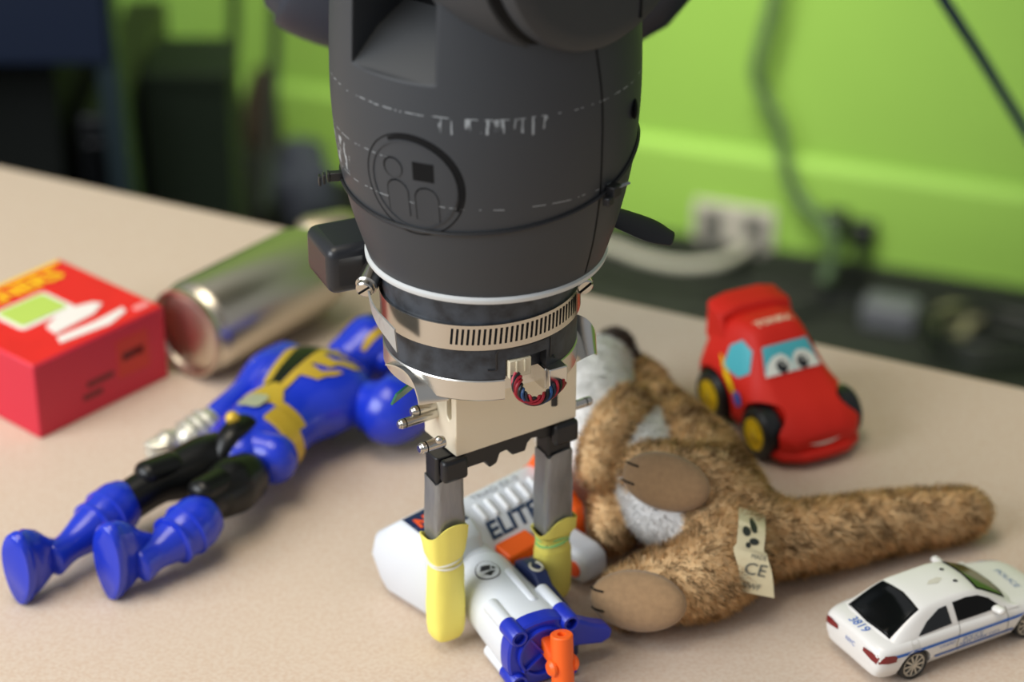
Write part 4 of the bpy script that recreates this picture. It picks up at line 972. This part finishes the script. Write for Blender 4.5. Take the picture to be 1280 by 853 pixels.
# fur strands
me.calc_loop_triangles(); nt_ = len(me.loop_triangles); tr = np.empty(nt_*3, dtype=np.int32); me.loop_triangles.foreach_get('vertices', tr); tr = tr.reshape(-1, 3)
a_, b_, c_ = co_[tr[:, 0]], co_[tr[:, 1]], co_[tr[:, 2]]; ar = np.linalg.norm(np.cross(b_-a_, c_-a_), axis=1)
NF = 210000
ti = np.random.choice(nt_, NF, p=ar/ar.sum()); u1 = np.sqrt(np.random.rand(NF)); u2 = np.random.rand(NF)
wts = np.stack([1-u1, u1*(1-u2), u1*u2], 1)
p0 = (co_[tr[ti]]*wts[:, :, None]).sum(1); n0 = (nr[tr[ti]]*wts[:, :, None]).sum(1); n0 /= np.linalg.norm(n0, axis=1)[:, None]
lb_ = lab[tr[ti, 0]]
keep = (p0[:, 2] > .004) & (np.random.rand(NF) < np.where(lb_ == 1, .30, .42))
for c, R, rx, ry, rt in pads:
    q = (p0-np.array(c)) @ np.array(R); keep &= ((q/np.array([rx*.86, ry*.84, rt*1.6]))**2).sum(1) > 1
p0, n0, lb_ = p0[keep], n0[keep], lb_[keep]; NF = len(p0)
def nzv(p, s_): return np.array([noise.noise((q[0]*s_, q[1]*s_, q[2]*s_)) for q in p])
g1 = nzv(p0, 130); g2 = nzv(p0+5, 130); g3 = nzv(p0+9, 70); g4 = nzv(p0+3, 260)
# comb along the tail / toward the rump and downward, with tufting
comb = np.array([.75, -.25, -.45])[None]+np.stack([g1, g2, g4], 1)*1.3
comb -= n0*(comb*n0).sum(1)[:, None]
lenf = np.where(lb_ == 1, .0040, np.where(lb_ == 2, .0028, .0056))*(.65+.6*np.random.rand(NF))
jit = np.random.randn(NF, 3)*.22
d1 = n0*.85+comb*.45+jit; d1 /= np.linalg.norm(d1, axis=1)[:, None]
d2 = n0*.45+comb*.9+jit; d2 /= np.linalg.norm(d2, axis=1)[:, None]
p1 = p0+d1*lenf[:, None]*.5; p2 = p1+d2*lenf[:, None]*.5
for pp in (p1, p2): pp[:, 2] = np.maximum(pp[:, 2], .0006)
sdv = np.cross(d1, np.random.randn(NF, 3)); sdv /= np.linalg.norm(sdv, axis=1)[:, None]; wdt = .00018
V = np.stack([p0-sdv*wdt, p0+sdv*wdt, p1-sdv*wdt*.8, p1+sdv*wdt*.8, p2], 1).reshape(-1, 3)-np.array(PO)
k5 = np.arange(NF)*5
Fq = np.stack([np.stack([k5, k5+1, k5+3], 1), np.stack([k5, k5+3, k5+2], 1), np.stack([k5+2, k5+3, k5+4], 1)], 1).reshape(-1, 3)
fm = bpy.data.meshes.new('fur'); fm.vertices.add(NF*5); fm.vertices.foreach_set('co', V.ravel())
fm.loops.add(len(Fq)*3); fm.loops.foreach_set('vertex_index', Fq.ravel().astype(np.int32)); fm.polygons.add(len(Fq)); fm.polygons.foreach_set('loop_start', np.arange(0, len(Fq)*3, 3, dtype=np.int32))
fm.update(); fm.validate(); fm.shade_smooth()
base = cols[lb_].copy(); br_ = lb_ == 0
dark = np.clip((g3*1.1+g4*.9+np.random.randn(NF)*.30+np.where(p0[:, 0] < .15, .22, .06))*1.35, 0, 1)
base[br_] = base[br_]*(1-dark[br_, None])+np.array(lin((140, 108, 76)))*dark[br_, None]
light = np.clip((-g3+np.random.randn(NF)*.3)*.6, 0, .5); base[br_] = base[br_]*(1-light[br_, None])+np.array(lin((255, 238, 200)))*light[br_, None]
cc = np.ones((NF, 5, 4)); cc[:, :, :3] = base[:, None, :]
fa = fm.color_attributes.new('tint', 'FLOAT_COLOR', 'POINT'); fa.data.foreach_set('color', cc.ravel())
nn = np.repeat((n0*.8+d1*.2+np.random.randn(NF, 3)*.12), 5, axis=0); nn /= np.linalg.norm(nn, axis=1)[:, None]
fm.normals_split_custom_set_from_vertices(nn.tolist())
mf = bpy.data.materials.new('fur_fibre'); mf.use_nodes = True; N_ = mf.node_tree.nodes; L_ = mf.node_tree.links; N_.remove(N_['Principled BSDF'])
at_ = N_.new('ShaderNodeAttribute'); at_.attribute_name = 'tint'; df = N_.new('ShaderNodeBsdfDiffuse'); tl = N_.new('ShaderNodeBsdfTranslucent'); ms = N_.new('ShaderNodeMixShader'); ms.inputs[0].default_value = .45
for sh_ in (df, tl): L_.new(at_.outputs['Color'], sh_.inputs['Color'])
L_.new(df.outputs[0], ms.inputs[1]); L_.new(tl.outputs[0], ms.inputs[2]); L_.new(ms.outputs[0], N_['Material Output'].inputs['Surface'])
fm.materials.append(mf)
fo = bpy.data.objects.new('fur', fm); COL.objects.link(fo); fo.parent = plush; fo['kind'] = 'stuff'

# ================================================================== WALL FITTINGS AND BACKGROUND
def wall_hit(px, py, off=.0):
    d = at(px, py, y=1.0)-CAM; p0_ = W0+wn*off; t = (p0_-CAM).dot(wn)/d.dot(wn); return CAM+d*t
M_cream = mat('cream_plate', (196, 190, 178), .5)
oc = wall_hit(918, 287, .018)
outlet = thing('wall_outlet', 'pale double socket plate low on the green wall', 'outlet', oc)
def wbox(mb, c, a, b, z, sa, sb, sz): return mb.box(c+wd*a+wn*b+Z*z, (sa, sb, sz), Rw)
wbox(MB(), oc, 0, .005, 0, .118, .010, .082).build('cover_plate', M_cream, outlet, True, bevel=.003)
for a in (-.030, .030):
    s_ = wbox(MB(), oc, a, .011, 0, .036, .004, .062).build('socket', mat('socket_grey', (120, 118, 112), .5), outlet, True, bevel=.002)
    for z in (-.016, .016): wbox(MB(), oc, a, .0135, z, .012, .002, .010).build('socket_slot', M_black, s_, True)
def cord(name, pts, r, m, label, cat='cable', group=None):
    return tag(MB().tube(pts, r, 10, 48).build(name, m), label, cat, group)
cord('wall_cable', [wall_hit(a, b, c) for a, b, c in ((972, -60, .05), (966, 0, .05), (946, 80, .05), (950, 110, .045), (975, 160, .04), (984, 215, .04), (1005, 255, .045), (1026, 274, .07), (1040, 292, .085), (1038, 330, .09), (1030, 352, .10))], .0085, mat('green_grey_cord', (84, 106, 72), .6), 'grey green power cord hanging down the green wall')
cord('white_cord', [wall_hit(a, b, c) for a, b, c in ((420, 330, .25), (560, 318, .20), (700, 303, .15), (760, 308, .14), (800, 322, .14), (850, 332, .13), (900, 328, .10), (930, 312, .04), (936, 298, .03))], .0075, mat('white_cord', (188, 184, 170), .5), 'white cord sagging from the wall socket')
for k, (a, b) in enumerate(((1048, 272), (1082, 286))):
    c = wall_hit(a, b, .018)
    pg = thing('power_plug', ['black plug in the green wall, nearer the socket plate', 'black plug in the green wall, farther from the socket plate'][k], 'plug', c)
    wbox(MB(), c, 0, .014, 0, .034, .028, .034).build('plug_body', M_black, pg, True, bevel=.006, seg=3)
    MB().tube([c+wn*.028, c+wn*.045-Z*.02, c+wn*.045-Z*.08, c+wn*.06-Z*.145, c+wn*.10-Z*.18+wd*.05], .005, 8).build('plug_cord', M_black, pg, True)
cord('blue_cable', [at(a, b, y=c) for a, b, c in ((900, -460, .50), (1040, -225, .57), (1120, -95, .62), (1180, 0, .66), (1230, 78, .70), (1280, 160, .74), (1340, 255, .78), (1440, 410, .84), (1560, 590, .92), (1650, 720, 1.0))], .0048, mat('dark_blue_cable', (30, 46, 104), .45), 'dark blue cable running diagonally before the green wall')
# clutter on the floor by the wall
M_dkg = mat('dark_olive_cloth', (34, 40, 26), .9, bump=.6, bscale=60)
def on_floor(px, py, y): p = at(px, py, z=-.74); return p
def lump(name, c, r, m, label, cat, amp=.25, rz=0, sc=9):
    mb = MB().ball((0, 0, 0), 1, n=28, m=16); out = []
    for p in mb.v:
        k = 1+amp*noise.noise(Vector((p.x*1.7+c.x*7, p.y*1.7+c.y*5, p.z*1.7))); q = Vector((p.x*r[0]*k, p.y*r[1]*k, max(p.z*r[2]*k+r[2]*.8, 0)))
        out.append(c+Matrix.Rotation(rz, 3, 'Z') @ q)
    mb.v = out; return tag(mb.build(name, m, smooth=60), label, cat)
p = on_floor(1112, 408, 0); ps = thing('power_adapter', 'pale grey power adapter on the dark floor behind the red toy car', 'power adapter', p+Z*.0)
MB().box(p+Z*.0205, (.075, .045, .04), Rw).build('adapter_body', mat('grey_adapter', (104, 106, 112), .5), ps, True, bevel=.006)
MB().tube([p+Z*.03-wd*.04, p+Z*.02-wd*.09, p+Z*.01-wd*.15+wn*.05, p+Z*.008-wd*.25+wn*.02], .005, 8).build('adapter_cord', M_black, ps, True)
p = on_floor(1194, 414, 0); lump('crumpled_paper', p, (.035, .03, .02), mat('olive_paper', (128, 126, 92), .8), 'small crumpled olive paper on the dark floor', 'paper', .5)
for a, b, r in ((1236, 448, .08),):
    p = on_floor(a, b, 0)
    cord('cable_coil', [p+Vector((math.cos(t)*r*(1+.1*math.sin(3*t)), math.sin(t)*r*.8, .008+.004*t)) for t in [k*.5 for k in range(26)]], .006, M_black, 'coil of black cable on the dark floor beyond the table edge')

# dark furniture at upper left
M_nv = mat('navy_panel', (10, 24, 48), .5); M_dgr = mat('dark_wall_shade', (5, 12, 6), .8); M_gm = mat('gunmetal', (40, 54, 60), .45, .3)
desk = thing('computer_desk', 'dark navy desk in the blurred upper left background', 'desk', at(60, 330, z=-.74)-Vector((0, 0, 0)))
y0 = 1.25
pL = at(-260, 40, y=y0); pR = at(142, 76, y=y0); pLb = at(-260, 82, y=y0)
MB().box(Vector(((pL.x+pR.x)/2, y0, pR.z+.19)), (pR.x-pL.x, .03, .38)).build('front_panel', M_nv, desk, True, bevel=.004)
MB().box(Vector(((pL.x+pR.x)/2, y0+.25, pR.z+.385)), (pR.x-pL.x+.06, .60, .03)).build('desk_top', M_nv, desk, True, bevel=.004)
q = at(150, 40, y=y0)
MB().prism([(-.008, 0), (.014, 0), (.014, 1), (-.008, 1)], (q.x, y0-.01, -.739), (1, 0, 0), (-.03, 0, pR.z+.37+.739), (0, .05, 0)).build('desk_leg', M_gm, desk, True)
q2 = at(-230, 40, y=y0)
MB().box((q2.x, y0+.03, (-.739+pR.z+.37)/2), (.03, .05, pR.z+.37+.739)).build('desk_leg', M_gm, desk, True)
q = at(128, 160, y=y0+.12)
tw = thing('computer_tower', 'black computer tower standing under the navy desk', 'computer', (q.x, y0+.3, -.74))
MB().box((q.x, y0+.30, -.74+.235), (.052, .38, .47)).build('case', M_black, tw, True, bevel=.006)
MB().box((q.x, y0+.109, -.74+.25), (.042, .004, .38)).build('front_bezel', mat('black_gloss', (10, 11, 14), .25), tw, True, bevel=.002)
def shade_box(px0, px1, pyt, y, depth, m, label):  # dark boxes added to stand in for the shaded wall around the desk
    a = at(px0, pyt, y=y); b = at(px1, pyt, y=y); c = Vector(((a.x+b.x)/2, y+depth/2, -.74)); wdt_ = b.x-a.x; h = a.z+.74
    r_ = thing('wall_shade_box', label, 'shade block', c)
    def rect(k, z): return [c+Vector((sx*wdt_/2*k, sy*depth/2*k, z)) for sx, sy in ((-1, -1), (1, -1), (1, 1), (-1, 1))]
    MB().loft([rect(.9, 0), rect(1, h), rect(.96, h), rect(.86, .01)]).build('shade_box_wall', m, r_, True, bevel=.003, smooth=20)
    mb = MB(); mb.loft([rect(1.03, h-.015), rect(1.03, h+.003)]); mb.build('shade_box_lid', m, r_, True, bevel=.003)
    MB().box(c+Vector((0, -depth/2*1.0-.006, h*.6)), (wdt_*.35, .015, .02)).build('shade_box_handle', m, r_, True, bevel=.004)
shade_box(-160, 66, 62, y0+.10, .35, M_dgr, 'dark green box added for the shaded wall left of the computer tower')
shade_box(178, 284, 96, y0+.22, .12, mat('green_wall_shade', (12, 30, 12), .8), 'tall dark green box added for the shaded wall right of the computer tower')
# hanging cables and clutter between the right shade box and the robot
for k, (a, b, c, m, lab_) in enumerate(((292, 280, .0085, mat('dark_green_cord', (24, 44, 18), .6), 'dark cable hanging before the wall beside the added dark green box'), (344, 336, .0085, mat('dark_grey_cord', (30, 40, 34), .6), 'dark cable hanging before the wall nearer the robot'))):
    cord('hanging_cable', [at(a, -60, y=1.95), at(a, 40, y=1.93), at(b+4, 120, y=1.9), at(b, 200, y=1.86), at(b-6, 262, y=1.8)], c, m, lab_)
p = at(255, 300, z=-.74); lump('dark_bag', p+Vector((0, -.04, 0)), (.11, .10, .105), mat('black_cloth', (22, 22, 24), .9), 'black cloth bag on the floor behind the silver can', 'bag', .3)
p = at(374, 268, z=-.74); lump('grey_bag', p+Vector((.01, -.03, 0)), (.05, .05, .07), mat('grey_blue_cloth', (62, 66, 80), .8), 'grey blue bag on the floor left of the robot', 'bag', .35)
p = at(322, 190, z=-.74); lump('brown_parcel', Vector((p.x+.03, p.y-.15, -.74)), (.035, .04, .11), mat('brown_wrap', (58, 46, 30), .8), 'brown wrapped parcel standing by the black cloth bag', 'parcel', .2)
